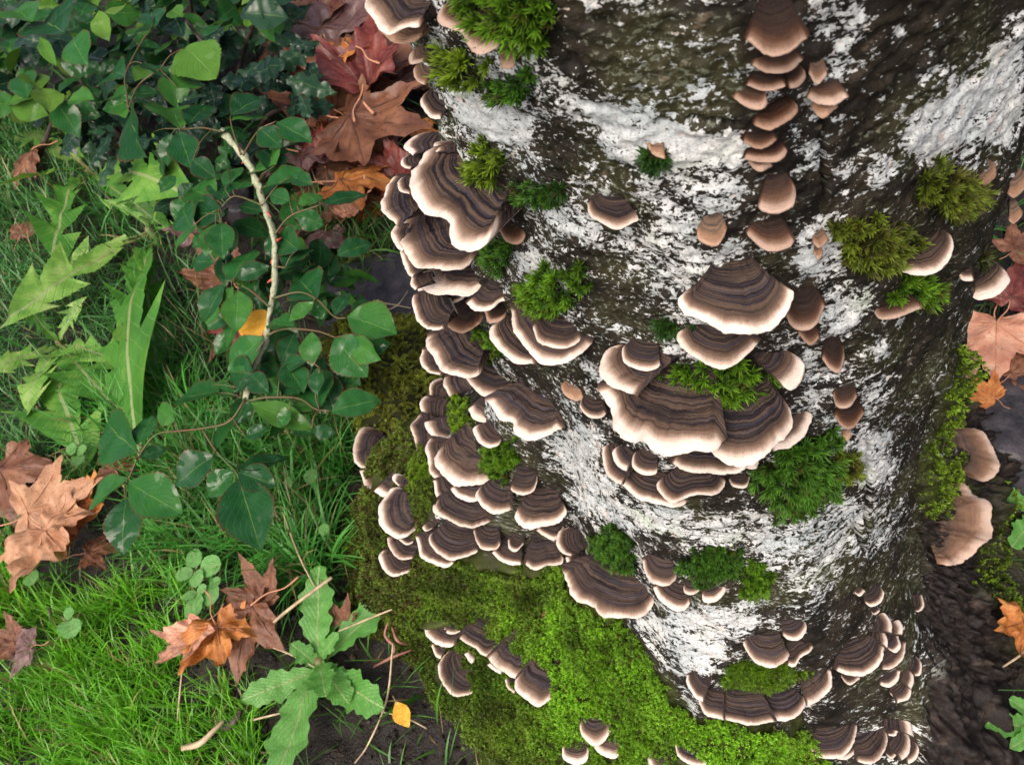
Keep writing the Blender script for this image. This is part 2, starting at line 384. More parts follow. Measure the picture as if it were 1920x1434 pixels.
M['vein_dark'] = mat_simple('leaf_vein_dark', (.075, .030, .022), (.13, .06, .04), 300)
M['vein_tan'] = mat_simple('leaf_vein_tan', (.46, .20, .11), (.58, .30, .18), 300)
M['soil'] = mat_soil()
M['cane'] = mat_simple('rose_cane', (.17, .20, .10), (.46, .48, .34), 420, .6, .0015)
M['petiole'] = mat_simple('rose_petiole', (.045, .085, .018), (.12, .045, .028), 60, .4)
M['thorn'] = mat_simple('rose_thorn', (.42, .045, .04), (.55, .13, .08), 80, .35)
M['wood'] = mat_simple('dead_wood', (.022, .017, .014), (.085, .062, .048), 140, .6, .003, (1, 1, .3))
M['straw'] = mat_simple('dry_straw', (.20, .13, .075), (.52, .42, .27), 90, .55, .0005)
M['petal'] = mat_simple('dry_petal', (.16, .055, .042), (.32, .15, .11), 160, .5, .001)
M['slate'] = mat_simple('slate', (.010, .010, .013), (.060, .053, .060), 70, .45, .004)
M['crumb'] = mat_col('soil_crumb', .6, 0, .4, .3, 300)
s = NT('water_drop'); s.b.inputs['Transmission Weight'].default_value = 1.0; s.b.inputs['IOR'].default_value = 1.33; M['drop'] = s.fin((.95, .98, 1.0), .02, None, .5)

# ------------------------------------------------------------------ trunk surface  r(theta, z)
AXD, R0 = 0.288, 0.107
AZ0 = math.radians(24.8)
CX, CY = AXD * math.sin(AZ0), AXD * math.cos(AZ0)
TH_CAM = math.atan2(-CY, -CX)
_bpx = [(630, 1000), (640, 1060), (745, 1110), (835, 1190), (880, 1310), (915, 1400), (965, 1440),
        (1865, 1434), (1862, 1300), (1880, 1200), (1915, 1080), (1905, 920), (1850, 720)]
_bp = np.array([atz(*p)[:2] for p in _bpx]) - [CX, CY]
_bth = list(np.arctan2(_bp[:, 1], _bp[:, 0])); _brr = list(np.hypot(_bp[:, 0], _bp[:, 1]))
for dth, rr in ((-.25, .215), (.0, .195), (.25, .20), (-2.05, .22), (-2.5, .18), (math.pi - .5, .19), (math.pi, .17)):
    _bth.append(TH_CAM + dth); _brr.append(rr)
_bth = np.mod(np.array(_bth), 2 * np.pi); _o = np.argsort(_bth); _bth = _bth[_o]; _brr = np.array(_brr)[_o]
_tg = np.linspace(0, 2 * np.pi, 721)[:-1]
_rg = np.interp(_tg, _bth, _brr, period=2 * np.pi)
_k = np.exp(-np.linspace(-2, 2, 31) ** 2); _k /= _k.sum()
_rg = np.convolve(np.concatenate([_rg[-15:], _rg, _rg[:15]]), _k, 'valid')
def rbase(th): return np.interp(np.mod(th, 2 * np.pi), _tg, _rg, period=2 * np.pi)
def zscale(th):
    d = np.mod(th - TH_CAM + np.pi, 2 * np.pi) - np.pi      # <0 towards the rose bush, >0 towards the far side
    return np.interp(d, [-2.6, -1.6, -1.0, -.5, 0, .4, .8, 1.3, 2.6], [.045, .055, .075, .105, .12, .10, .06, .045, .045])
_TZ = [-.03, .0, .044, .086, .106, .153, .212, .263, .306, .344, .388, .429, .52, 1.0, 2.3]
_TR = [.315, .305, .285, .245, .208, .168, .142, .130, .124, .120, .114, .108, .105, .100, .088]
def rsurf(th, z):
    th = np.asarray(th, float); zc = np.maximum(z, -.03)
    g = np.exp(-np.sign(zc) * (np.abs(zc) / zscale(th)) ** 1.35)
    r = R0 + .012 * np.clip(.2 - zc, -1.2, .2) + (rbase(th) - R0) * np.minimum(g, 1.15)
    # the root that spreads towards the rose bush
    d = np.mod(th - TH_CAM + np.pi, 2 * np.pi) - np.pi
    wr = np.clip(np.where(d > -1.5, (-1.0 - d) / .5, (d + 2.75) / 1.15), 0, 1); wr = wr * wr * (3 - 2 * wr)
    r = r + wr * np.maximum(np.interp(zc, _TZ, _TR) - r, -.01)
    c, s_ = np.cos(th), np.sin(th)
    return r + .0045 * fbm(c * 2.1 + 3, s_ * 2.1, z * 9, 3) * (1 + 1.3 * g) + .016 * g * fbm(c * 5 + 3, s_ * 5, z * 14, 2) + .0008 * vn(c * 9, s_ * 9, z * 40)
def spos(th, z):
    r = rsurf(th, z); return np.stack([CX + r * np.cos(th), CY + r * np.sin(th), np.asarray(z, float) + 0 * r], -1)
def snorm(th, z):
    e = 2e-3
    a = spos(th + e / .12, z) - spos(th - e / .12, z); b = spos(th, z + e) - spos(th, z - e)
    n = np.cross(a, b); return n / np.linalg.norm(n, axis=-1, keepdims=True)
def hit(x, y):
    """where the sight line through a photo pixel meets the bark; also its theta"""
    d = ray(x, y); x0 = None
    def f(t):
        p = CAM + d * t[..., None]; q = p[..., :2] - [CX, CY]
        return np.hypot(q[..., 0], q[..., 1]) - rsurf(np.arctan2(q[..., 1], q[..., 0]), p[..., 2])
    ts = np.arange(.12, 1.1, .004); shp = np.shape(x)
    lo = np.full(shp, .12); hi = np.full(shp, np.nan); best = np.full(shp, 1e9); bt = np.full(shp, .3)
    for t in ts:
        v = f(np.full(shp, t)); new = (v < 0) & np.isnan(hi)
        hi = np.where(new, t, hi); lo = np.where(new, t - .004, lo)
        bt = np.where((v < best), t, bt); best = np.minimum(best, v)
    miss = np.isnan(hi); hi = np.where(miss, bt, hi); lo = np.where(miss, bt, lo)
    for _ in range(14):
        mid = (lo + hi) / 2; v = f(mid); hi = np.where(v < 0, mid, hi); lo = np.where(v < 0, lo, mid)
    p = CAM + d * hi[..., None]
    return p, np.arctan2(p[..., 1] - CY, p[..., 0] - CX)

# ------------------------------------------------------------------ lichen, moss and rot, where they grow
LICHEN = [  # (outline in photo pixels, density)
    ([(845, 140), (900, 160), (1000, 215), (1008, 265), (975, 300), (930, 290), (860, 235), (830, 190)], .95),
    ([(1030, 112), (1062, 115), (1068, 160), (1050, 175), (1032, 150)], .9),
    ([(1075, 180), (1150, 190), (1210, 190), (1330, 235), (1395, 250), (1400, 320), (1300, 330), (1220, 320), (1150, 310), (1100, 250)], 1.0),
    ([(1230, 300), (1400, 300), (1400, 370), (1340, 450), (1290, 480), (1230, 430), (1180, 360)], .72),
    ([(960, 300), (1000, 310), (1010, 350), (975, 350)], .8), ([(1040, 310), (1085, 310), (1110, 340), (1090, 370), (1050, 350)], .9),
    ([(1010, 370), (1100, 380), (1150, 430), (1200, 440), (1290, 480), (1290, 560), (1240, 560), (1180, 510), (1100, 470), (1040, 440)], .66),
    ([(960, 465), (1010, 470), (1050, 500), (1000, 540), (975, 520)], .95),
    ([(1270, 140), (1310, 125), (1355, 140), (1358, 180), (1320, 195), (1275, 190)], .85),
    ([(1275, 30), (1300, 35), (1300, 65), (1280, 65)], .7),
    ([(1080, -20), (1180, -20), (1190, 10), (1130, 20), (1100, 12)], .85), ([(1020, 35), (1045, 30), (1045, 62), (1025, 55)], .7),
    ([(1500, -20), (1640, -20), (1640, 60), (1600, 90), (1590, 150), (1590, 200), (1530, 250), (1500, 200), (1540, 100), (1510, 60)], .66),
    ([(1665, 55), (1700, 30), (1720, 60), (1690, 90), (1672, 80)], .95), ([(1640, 165), (1670, 160), (1675, 185), (1650, 195)], .9),
    ([(1620, 70), (1655, 70), (1650, 92), (1622, 92)], .85), ([(1605, 215), (1630, 215), (1625, 232), (1605, 232)], .9),
    ([(1675, 140), (1750, 100), (1790, 110), (1790, 150), (1700, 160)], .9),
    ([(1690, 250), (1730, 190), (1800, 150), (1840, 100), (1925, 30), (1925, 240), (1880, 290), (1830, 270), (1790, 300), (1715, 310), (1680, 270)], 1.0),
    ([(1630, 295), (1670, 285), (1690, 330), (1660, 355), (1625, 345)], 1.0), ([(1550, 300), (1590, 305), (1590, 335), (1555, 325)], .95), ([(1575, 345), (1600, 345), (1600, 365), (1570, 360)], .9),
    ([(1475, 230), (1540, 240), (1540, 320), (1490, 330)], .75),
    ([(1340, 460), (1380, 430), (1400, 470), (1360, 500), (1320, 500)], .72), ([(1230, 440), (1300, 430), (1330, 520), (1280, 540), (1240, 520)], .75),
    ([(1480, 420), (1560, 400), (1590, 440), (1590, 520), (1540, 535), (1480, 500)], .85),
    ([(1550, 540), (1640, 520), (1660, 560), (1600, 640), (1540, 640), (1520, 590)], .78), ([(1640, 600), (1720, 560), (1760, 540), (1720, 600), (1650, 650)], .62),
    ([(1470, 620), (1540, 640), (1560, 700), (1530, 770), (1500, 740), (1500, 670)], .8), ([(1610, 640), (1680, 620), (1700, 640), (1640, 690)], .7),
    ([(1600, 720), (1690, 680), (1680, 730), (1630, 790), (1600, 800)], .72), ([(1700, 700), (1735, 690), (1720, 730)], .55),
    ([(1600, 800), (1660, 790), (1680, 830), (1680, 890), (1650, 920), (1610, 910), (1580, 860)], .92),
    ([(1000, 810), (1060, 810), (1110, 780), (1140, 830), (1135, 880), (1170, 930), (1100, 940), (1050, 890)], .86),
    ([(1060, 900), (1180, 930), (1300, 960), (1410, 960), (1420, 1010), (1320, 1040), (1240, 1010), (1120, 990), (1070, 960)], .80),
    ([(1390, 930), (1480, 980), (1600, 920), (1650, 950), (1620, 1040), (1520, 1070), (1440, 1070), (1390, 1030)], .72),
    ([(1440, 1060), (1560, 1040), (1600, 1060), (1560, 1130), (1470, 1130)], .62),
    ([(1170, 1160), (1250, 1140), (1330, 1130), (1400, 1120), (1440, 1130), (1420, 1180), (1390, 1200), (1330, 1270), (1290, 1270), (1230, 1220)], .85),
    ([(1260, 1300), (1300, 1290), (1310, 1345), (1280, 1350)], .75), ([(1500, 1120), (1620, 1150), (1600, 1190), (1530, 1180)], .58),
    ([(800, 110), (830, 110), (850, 190), (825, 190)], .7), ([(790, -20), (830, -20), (825, 70), (800, 50)], .5),
]
MOSSAREA = [
    [(800, 610), (735, 650), (660, 730), (600, 850), (540, 950), (530, 1100), (610, 1200), (690, 1260), (720, 1350), (740, 1450), (760, 1540), (1540, 1500), (1560, 1440), (1500, 1350), (1300, 1350), (1245, 1275), (1160, 1160), (1060, 1055), (930, 1040), (830, 1040), (800, 1000), (830, 900), (800, 800), (830, 720)],
    [(1795, 650), (1835, 690), (1815, 780), (1770, 800), (1750, 850), (1735, 960), (1718, 960), (1735, 830), (1760, 750)],
    [(1850, 900), (1930, 990), (1930, 1110), (1860, 1140), (1820, 1110), (1840, 1050), (1868, 980)], [(1740, 870), (1800, 860), (1800, 920), (1760, 970), (1735, 960)],
    [(1880, 1110), (1925, 1130), (1910, 1250), (1870, 1200)],
]
ROT = [(1722, 960), (1760, 900), (1800, 760), (1860, 720), (1960, 900), (1960, 1500), (1740, 1500), (1735, 1330), (1745, 1200), (1725, 1080)]
CRACKS = [[(1546, 225), (1544, 300), (1549, 345), (1543, 400)], [(1629, 820), (1626, 870), (1631, 920), (1624, 960), (1628, 1005)], [(1603, 985), (1612, 1012), (1622, 1030)], [(1385, 232), (1330, 226), (1290, 222)]]

# ------------------------------------------------------------------ build the trunk
tree = empty('tree', (CX, CY, 0))
tag(tree, 'thick tree trunk crusted with white lichen and flaring into mossy roots', 'tree')
dfront = np.linspace(-2.0, 2.0, 620); dback = np.linspace(2.0, 2 * np.pi - 2.0, 90)[1:-1]
ths = TH_CAM + np.concatenate([dfront, dback]); nth = len(ths)
zs = np.concatenate([np.linspace(-.045, .56, 610), np.linspace(.57, 2.2, 60)]); nz = len(zs)
TH, ZZ = np.meshgrid(ths, zs)
P = spos(TH, ZZ); px, py = proj(P)
N = snorm(TH, ZZ)
facing = (N * (CAM - P)).sum(-1) > -.02
L = np.zeros(TH.shape)
wx = px + 9 * fbm(px / 28, py / 28, 3.3, 2); wy = py + 9 * fbm(px / 28, py / 28, 9.1, 2)
for poly, dens in LICHEN:
    d = dpoly(wx, wy, poly); ins = inpoly(wx, wy, poly); sd_ = np.where(ins, d, -d)
    L = np.maximum(L, .80 * dens * np.clip(.5 + sd_ / 42, 0, 1))
gen = np.clip(.33 + .5 * fbm(TH * 3, ZZ * 22, 0, 3), 0, .85)
inframe = facing & (px > -150) & (px < 2070) & (py > -120) & (py < 1560)
L = np.where(ZZ < .035, L * np.clip(ZZ / .035, 0, 1), L)
L = np.where(inframe, np.maximum(L, .27 + .22 * fbm(TH * 5, ZZ * 30, 2, 2)), gen)
DARKBARK = [[(1090, 20), (1390, 10), (1395, 225), (1240, 185), (1085, 160), (1040, 90)], [(1630, -20), (1900, -20), (1830, 90), (1700, 190), (1670, 260), (1600, 250), (1640, 120)], [(1600, 360), (1880, 330), (1860, 520), (1790, 660), (1660, 640), (1600, 500)],
            [(1660, 660), (1800, 600), (1730, 900), (1700, 960), (1690, 860)], [(1000, 260), (1060, 200), (1110, 300), (1050, 340)], [(1050, 480), (1240, 540), (1240, 640), (1120, 640), (1060, 720), (1100, 560)], [(1560, 1090), (1720, 1000), (1720, 1340), (1560, 1340)]]
for poly in DARKBARK:
    L = np.where(inframe, L * (1 - .55 * np.clip(.5 + np.where(inpoly(wx, wy, poly), 1, -1) * dpoly(wx, wy, poly) / 50, 0, 1) * (L < .6)), L)
mo = np.zeros(TH.shape)
for poly in MOSSAREA:
    d = dpoly(wx, wy, poly); ins = inpoly(wx, wy, poly); mo = np.maximum(mo, np.clip(.5 + np.where(ins, d, -d) / 24, 0, 1))
mo = np.where(inframe, mo, np.clip(1.2 - ZZ / .06, 0, 1))
ro = np.where(inframe, np.clip(.5 + np.where(inpoly(wx, wy, ROT), 1, -1) * dpoly(wx, wy, ROT) / 30, 0, 1), 0)
disp = .0009 * fbm(TH * 28, ZZ * 420, 1, 3) + .0007 * fbm(TH * 14, ZZ * 150, 5, 2)
disp += ro * (.008 * fbm(TH * 14, ZZ * 60, 7, 4) + .005 * fbm(TH * 50, ZZ * 160, 2, 3) + .003 * np.abs(fbm(TH * 120, ZZ * 420, 5, 2)))
disp += mo * (.008 * fbm(TH * 9, ZZ * 70, 4, 3) + .002)
for c in CRACKS:
    disp -= np.where(facing, .006 * np.exp(-(dpoly(px + 3 * fbm(py / 15, px / 40, 0, 2), py, c, False) / 3.2) ** 2), 0)
P = P + N * (disp * (ZZ < .6))[..., None]
Lf = L * (1 - mo * .8)
cols = np.stack([np.clip(Lf, 0, 1), ro, mo * (1 - .6 * ro), np.ones_like(L)], -1)
V = (P - [CX, CY, 0]).reshape(-1, 3)
F4 = grid_faces(nz, nth)
i = np.arange(nz - 1) * nth; F4 = np.vstack([F4, np.stack([i + nth - 1, i, i + nth, i + 2 * nth - 1], -1)])
me = mesh_np('trunk', V, F4, uv=np.stack([(TH - TH_CAM) * .115, ZZ], -1).reshape(-1, 2), cols={'mask': cols.reshape(-1, 4)})
link('trunk', me, M['bark'], tree)

# ------------------------------------------------------------------ ground
def gz(x, y):
    return .007 * fbm(np.asarray(x) * 7, np.asarray(y) * 7, 0, 3) - .004
gx = np.concatenate([[-150, -40, -10, -4, -2, -1.3], np.linspace(-.95, .95, 381), [1.3, 2, 4, 10, 40, 150]])
gy = np.concatenate([[-150, -40, -10, -4, -1.5, -.6], np.linspace(-.25, 2.1, 400), [2.6, 3.5, 6, 12, 40, 150]])
X, Y = np.meshgrid(gx, gy)
near = (np.abs(X) < 1) & (Y > -.3) & (Y < 2.2)
Z = np.where(near, gz(X, Y) + .004 * fbm(X * 60, Y * 60, 3, 3) + .0016 * fbm(X * 190, Y * 190, 4, 2), 0)
me = mesh_np('ground', np.stack([X, Y, Z], -1).reshape(-1, 3), grid_faces(len(gy), len(gx)))
tag(link('ground', me, M['soil']), 'dark damp soil under the grass and leaf litter', None, None, 'structure')

# loose crumbs of soil
def trunk_clear(x, y, margin=0.0):
    th = np.arctan2(y - CY, x - CX); return np.hypot(x - CX, y - CY) > rsurf(th, np.zeros_like(x)) + margin
n = 17000
cx_ = rng.uniform(-.45, .55, n); cy_ = rng.uniform(-.05, .75, n); k = trunk_clear(cx_, cy_, -.01); cx_, cy_ = cx_[k], cy_[k]; n = len(cx_)
r_ = rng.gamma(2.0, .0006, n) + .0005
oct_ = np.array([[1, 0, 0], [-1, 0, 0], [0, 1, 0], [0, -1, 0], [0, 0, 1], [0, 0, -1]], float)
Vc = oct_[None] * r_[:, None, None] * rng.uniform(.6, 1.3, (n, 6, 1)) + np.stack([cx_, cy_, gz(cx_, cy_) + r_ * .3], -1)[:, None]
Vc += rng.normal(0, 1, Vc.shape) * r_[:, None, None] * .22
fo = np.array([[0, 2, 4], [2, 1, 4], [1, 3, 4], [3, 0, 4], [2, 0, 5], [1, 2, 5], [3, 1, 5], [0, 3, 5]])
tone = rng.uniform(.4, 1.5, (n, 1, 1)) * np.array([.020, .014, .011]); tone = np.where(rng.random((n, 1, 1)) < .06, np.array([.12, .080, .055]), tone)
me = mesh_np('soil_crumbs', Vc.reshape(-1, 3), None, (fo[None] + 6 * np.arange(n)[:, None, None]).reshape(-1, 3), cols={'col': np.broadcast_to(tone, (n, 6, 3)).reshape(-1, 3)}, smooth=False)
tag(link('soil_crumbs', me, M['crumb']), 'loose dark crumbs of soil and bark on the ground', 'soil', None, 'stuff')

# ------------------------------------------------------------------ bracket fungi
FGR = {  # clusters of look-alikes that only their place tells apart: label, group
 'fa': ('small cream-edged bracket crowded round the topmost fan of the rose-bush flank', 'small brackets round the topmost flank fan'),
 'fc': ('thin overlapping bracket squeezed between the tiers opposite the slate slab', 'thin brackets between the flank tiers'),
 'fd': ('small brown bracket wedged among the lower flank tiers above the moss carpet', 'small brackets among the lower flank tiers'),
 'fi': ('small fleshy bracket with pinkish rim under the broad central fan', 'small brackets under the central fan'),
 'ff': ('little round-edged bracket in the crowd beside the rotten root', 'crowded brackets beside the rotten root'),
 'fb': ('narrow bracket in the lowest crowd at the foot of the trunk by the rotten root', 'lowest crowded brackets'),
 'fg': ('small white-edged bracket half sunk in the bright moss carpet', 'small brackets in the moss carpet'),
 'ft': ('pale nub of a young bracket on the trunk edge above the maple leaves', 'young pale brackets on the trunk edge'),
 'fr': ('tiny rounded young bracket on the lichen of the trunk side facing away from the roses', 'young brackets on the far side'),
}
# (attachment pixel, outline of the pale edge, kind, droop in degrees, label or cluster key)
BR = [
 ((935,345),[(832,281),(789,291),(770,318),(770,355),(785,383),(826,408),(846,424),(852,452),(885,466),(912,455),(930,425),(950,398)],'n',8,'largest banded fan of the rose-bush flank, with a moss tuft on top'),
 ((950,408),[(932,425),(945,447),(970,454),(984,440),(975,425)],'w',14,'small tan bracket with pink edge at the lichen side of the topmost fan'),
 ((870,300),[(820,290),(815,270),(838,263),(868,277)],'n',5,'fa'),
 ((815,275),[(775,292),(759,276),(780,251),(803,243)],'n',5,'fa'),
 ((790,305),[(770,315),(753,310),(756,298),(770,290)],'n',5,'fa'),
 ((790,345),[(762,325),(746,335),(750,355),(770,366)],'n',5,'fa'),
 ((790,375),[(750,330),(722,350),(714,380),(722,405),(748,420)],'n',5,'cream-rimmed bracket jutting furthest out over the grass beside the topmost fan'),
 ((785,385),[(752,362),(747,380),(755,402)],'n',5,'fa'),
 ((868,432),[(782,383),(757,405),(749,440),(760,475),(785,498),(824,506),(868,495),(897,470)],'n',6,'large dark-centred shell bracket directly under the topmost flank fan'),
 ((790,450),[(745,420),(735,443),(742,460),(755,470)],'n',5,'fa'),
 ((800,490),[(752,470),(757,500),(775,520)],'n',5,'fa'),
 ((875,505),[(773,505),(786,532),(813,549),(838,555),(876,549),(901,536),(909,522)],'n',6,'wide dark bracket, third tier down the rose-bush flank'),
 ((865,530),[(782,536),(798,560),(830,572),(861,566),(878,551)],'n',6,'pale lilac-edged bracket, fourth tier down the rose-bush flank'),
 ((800,525),[(772,515),(769,530),(780,545)],'n',5,'fc'),
 ((935,535),[(872,565),(886,579),(920,579),(939,566),(951,566)],'n',12,'ragged wavy-edged dark bracket beside the moss cushion on the flank'),
 ((835,575),[(780,550),(775,575),(782,600),(812,620),(838,615)],'n',8,'white-lipped bracket leaning over the slate slab'),
 ((880,560),[(811,570),(820,595),(840,613),(870,619),(901,607),(908,585)],'w',8,'plain tan fan with soft pale edge, fifth tier down the flank'),
 ((945,570),[(908,580),(915,602),(940,598),(951,585)],'w',8,'fc'),
 ((985,620),[(945,592),(920,610),(922,637),(941,662),(972,679),(1008,682)],'n',8,'long tan bracket tucked under the moss-topped double fan'),
 ((1040,600),[(953,568),(958,595),(968,626),(991,660),(1020,679),(1048,683),(1075,675),(1096,652),(1112,631)],'n',8,'broad pale-lipped bowl bracket under a domed moss cushion'),
 ((1050,598),[(996,606),(1010,638),(1030,650),(1050,653),(1075,643),(1090,626)],'n',10,'inner brown lip growing on top of the pale bowl bracket'),
 ((890,640),[(797,622),(803,654),(824,687),(857,706),(895,702),(899,680)],'n',6,'broad banded bracket with wavy lip, sixth tier down the flank'),
 ((840,670),[(790,650),(787,672),(803,698),(828,702)],'n',6,'fc'),
 ((925,685),[(874,705),(895,735),(925,742),(955,737),(966,722)],'n',8,'dark two-banded bracket with thick white lip near the middle of the flank'),
 ((885,710),[(830,700),(838,735),(862,754),(890,762),(910,750)],'n',6,'rounded banded bracket, seventh tier down the flank'),
 ((850,740),[(803,745),(808,722),(830,706)],'n',5,'fc'),
 ((840,765),[(800,738),(790,752),(790,772),(800,786),(825,790)],'n',5,'cup-shaped bracket against the feathery moss'),
 ((950,725),[(920,745),(935,760),(960,762),(978,750),(981,728)],'n',6,'thin lilac bracket below the dark two-banded one'),
 ((1015,745),[(912,745),(930,778),(962,792),(962,808),(985,820),(1027,817),(1058,797)],'n',8,'big dark bracket with a broken white edge next to the lichen'),
 ((905,755),[(879,765),(889,785),(907,790),(923,781)],'n',6,'fc'),
 ((930,805),[(905,795),(888,805),(895,825),(915,838),(935,835),(940,820)],'n',8,'small solitary fan between two green moss tufts on the flank'),
 ((712,840),[(704,797),(679,804),(663,829),(665,864),(684,877),(714,877)],'n',4,'round ringed bracket furthest out on the mossy root by the grass'),
 ((715,885),[(675,880),(681,903),(697,917),(712,905)],'n',6,'fd'),
 ((728,890),[(702,918),(716,930),(734,917)],'n',10,'fd'),
 ((768,915),[(748,912),(737,900),(742,888),(764,889)],'n',4,'fd'),
 ((772,955),[(765,925),(750,914),(725,923),(711,951),(714,983),(732,1004),(757,1008),(778,990),(780,981)],'n',4,'shell bracket with a moss tuft at its centre on the outer root'),
 ((775,1015),[(727,1005),(732,1031),(750,1047),(778,1047)],'n',6,'bracket under the moss-centred shell on the outer root'),
 ((775,1003),[(748,1010),(760,1020),(776,1015)],'n',6,'fd'),
 ((765,1045),[(722,1029),(711,1045),(718,1066),(739,1080),(764,1073),(771,1057)],'n',6,'lowest bracket on the outer mossy root'),
 ((835,1015),[(780,1002),(783,1031),(801,1052),(831,1061),(854,1052)],'n',6,'broad white-lipped bracket partly covered by its dark neighbour above the moss carpet'),
 ((860,990),[(822,988),(806,1004),(813,1029),(836,1045),(861,1048),(886,1038),(900,1025)],'n',8,'blue-black centred fan resting just above the moss carpet'),
 ((822,980),[(808,979),(792,986),(799,995),(812,990)],'n',6,'fd'),
 ((815,810),[(790,771),(771,795),(776,822),(783,852),(796,861)],'n',4,'long-edged bracket standing out beside the feathery moss'),
 ((842,792),[(797,790),(806,813),(838,822),(850,810)],'n',5,'fd'),
 ((840,850),[(806,815),(799,845),(808,887),(838,912)],'n',5,'wide cream rim showing beneath the ringed scallop shell'),
 ((872,832),[(817,840),(815,859),(829,889),(854,907),(879,911),(918,896),(912,875)],'n',8,'ringed scallop-shaped bracket with a bright lip beside a moss tuft'),
 ((850,905),[(811,898),(817,926),(836,940),(854,935)],'n',5,'fd'),
 ((885,900),[(846,915),(859,933),(891,938),(912,921)],'n',5,'fd'),
 ((940,905),[(905,912),(893,932),(909,953),(935,964),(962,953)],'n',6,'smooth dark bracket with tan edge between the shell and the lichen edge'),
 ((880,935),[(820,930),(815,953),(842,976),(870,985),(891,990),(925,970)],'n',6,'wide low bracket spanning the lower flank tier'),
 ((840,950),[(813,945),(815,962),(836,972)],'n',5,'fd'),
 ((920,985),[(886,990),(895,1015),(905,1030),(928,1027),(940,1015)],'n',8,'squarish folded bracket in the lower flank tier'),
 ((968,915),[(955,907),(944,918),(952,935)],'n',5,'fd'),
 ((985,885),[(957,910),(962,921),(978,927),(1001,916),(1008,893),(1003,882)],'n',10,'small dark fan with bright rim perched over a larger one at the lichen edge'),
 ((1020,915),[(969,956),(964,972),(978,985),(1001,991),(1029,983),(1054,972),(1063,958),(1054,944)],'n',10,'large brown banded fan with a frilled edge at the lichen border'),
 ((978,1003),[(951,1010),(955,1027),(969,1033),(983,1018)],'n',8,'fd'),
 ((965,1015),[(923,1033),(935,1050),(962,1057),(980,1058)],'n',8,'pale-edged bracket along the top of the moss carpet'),
 ((1015,1010),[(980,1055),(1004,1067),(1027,1061),(1050,1055),(1056,1040)],'n',8,'scalloped dark bracket touching the moss carpet below the frilled fan'),
 ((1040,975),[(1003,992),(1020,1003),(1042,1012),(1058,985)],'n',8,'fd'),
 ((1095,1015),[(1072,989),(1046,997),(1044,1020),(1057,1038),(1075,1045)],'n',6,'rounded lobe beside the moss tuft over the wide bowl bracket'),
 ((1100,1045),[(1062,1042),(1066,1065),(1088,1083),(1109,1075)],'n',6,'second lobe folded over the wide bowl bracket'),
 ((1160,1065),[(1057,1060),(1060,1090),(1077,1120),(1093,1132),(1114,1138),(1130,1153),(1166,1160),(1203,1151),(1224,1132),(1230,1110)],'n',8,'wide bowl-shaped bracket with notched edge where the moss carpet meets the lichen'),
 ((1245,1050),[(1204,1045),(1208,1070),(1226,1091),(1250,1098),(1266,1086),(1268,1067)],'n',10,'cupped bracket with curled dark centre next to the wide bowl'),
 ((1272,1095),[(1226,1098),(1234,1122),(1260,1140),(1281,1143),(1297,1130)],'n',8,'pinkish smooth bracket below the cupped one on the lichen'),
 ((1297,1085),[(1282,1096),(1284,1109),(1297,1114),(1310,1106),(1310,1093)],'n',12,'tiny button bracket between two larger ones in low moss'),
 ((1332,1095),[(1316,1114),(1321,1127),(1342,1127),(1357,1112),(1361,1100)],'n',12,'small plain bracket beside the button bracket in low moss'),
 ((1440,1190),[(1396,1193),(1396,1211),(1412,1237),(1443,1250),(1469,1243),(1480,1227),(1472,1211)],'n',8,'round-edged bracket overhanging the low flat moss cushion'),
 ((1478,1165),[(1466,1188),(1480,1198),(1500,1196),(1513,1177),(1508,1160)],'n',8,'little half-moon bracket just above the round-edged one'),
 ((1490,1205),[(1474,1245),(1490,1248),(1500,1232),(1519,1222),(1526,1209)],'n',8,'tattered bracket with a torn ragged edge'),
 ((1325,1272),[(1289,1263),(1289,1282),(1302,1305),(1320,1315)],'n',8,'first lobe of the long wavy shelf round the low moss cushion'),
 ((1345,1300),[(1308,1310),(1325,1339),(1360,1350)],'n',6,'thin shelf under the first lobe round the low moss cushion'),
 ((1395,1295),[(1338,1315),(1360,1345),(1398,1358),(1432,1353),(1458,1350)],'n',8,'broad front lobe of the shelf below the low moss cushion'),
 ((1465,1290),[(1425,1310),(1438,1337),(1466,1350),(1495,1342),(1511,1316),(1503,1302)],'n',10,'shell-shaped lobe with a thick cream rim on the shelf below the low moss cushion'),
 ((1510,1265),[(1511,1321),(1537,1313),(1558,1284),(1558,1253)],'n',8,'sloping lobe joining the shelf to the big terraced fan'),
 ((1600,1205),[(1563,1252),(1594,1266),(1623,1264),(1652,1240),(1660,1206)],'n',10,'big terraced brown fan near the rotten root'),
 ((1592,1250),[(1573,1263),(1592,1282),(1615,1270)],'n',8,'pale scrap of bracket under the big terraced fan'),
 ((1628,1192),[(1628,1170),(1652,1175),(1662,1196),(1662,1216)],'n',6,'ff'), ((1640,1178),[(1641,1157),(1657,1149),(1672,1167),(1670,1188)],'n',6,'ff'),
 ((1672,1190),[(1672,1170),(1683,1162),(1691,1175),(1691,1190)],'n',6,'ff'), ((1665,1200),[(1665,1216),(1678,1222),(1688,1211),(1683,1190)],'n',6,'ff'),
 ((1665,1220),[(1652,1253),(1672,1253),(1693,1232),(1699,1201)],'n',6,'ff'), ((1662,1262),[(1649,1282),(1667,1287),(1683,1276),(1688,1256)],'n',6,'ff'),
 ((1690,1268),[(1693,1248),(1709,1253),(1714,1276),(1706,1292)],'n',6,'ff'), ((1682,1285),[(1691,1263),(1706,1282),(1704,1308),(1680,1318)],'n',6,'ff'),
 ((1676,1290),[(1667,1297),(1680,1308),(1693,1297),(1686,1287)],'n',6,'ff'), ((1708,1243),[(1717,1227),(1727,1243),(1725,1263),(1714,1266)],'n',6,'single thin bracket on the rotten root itself'),
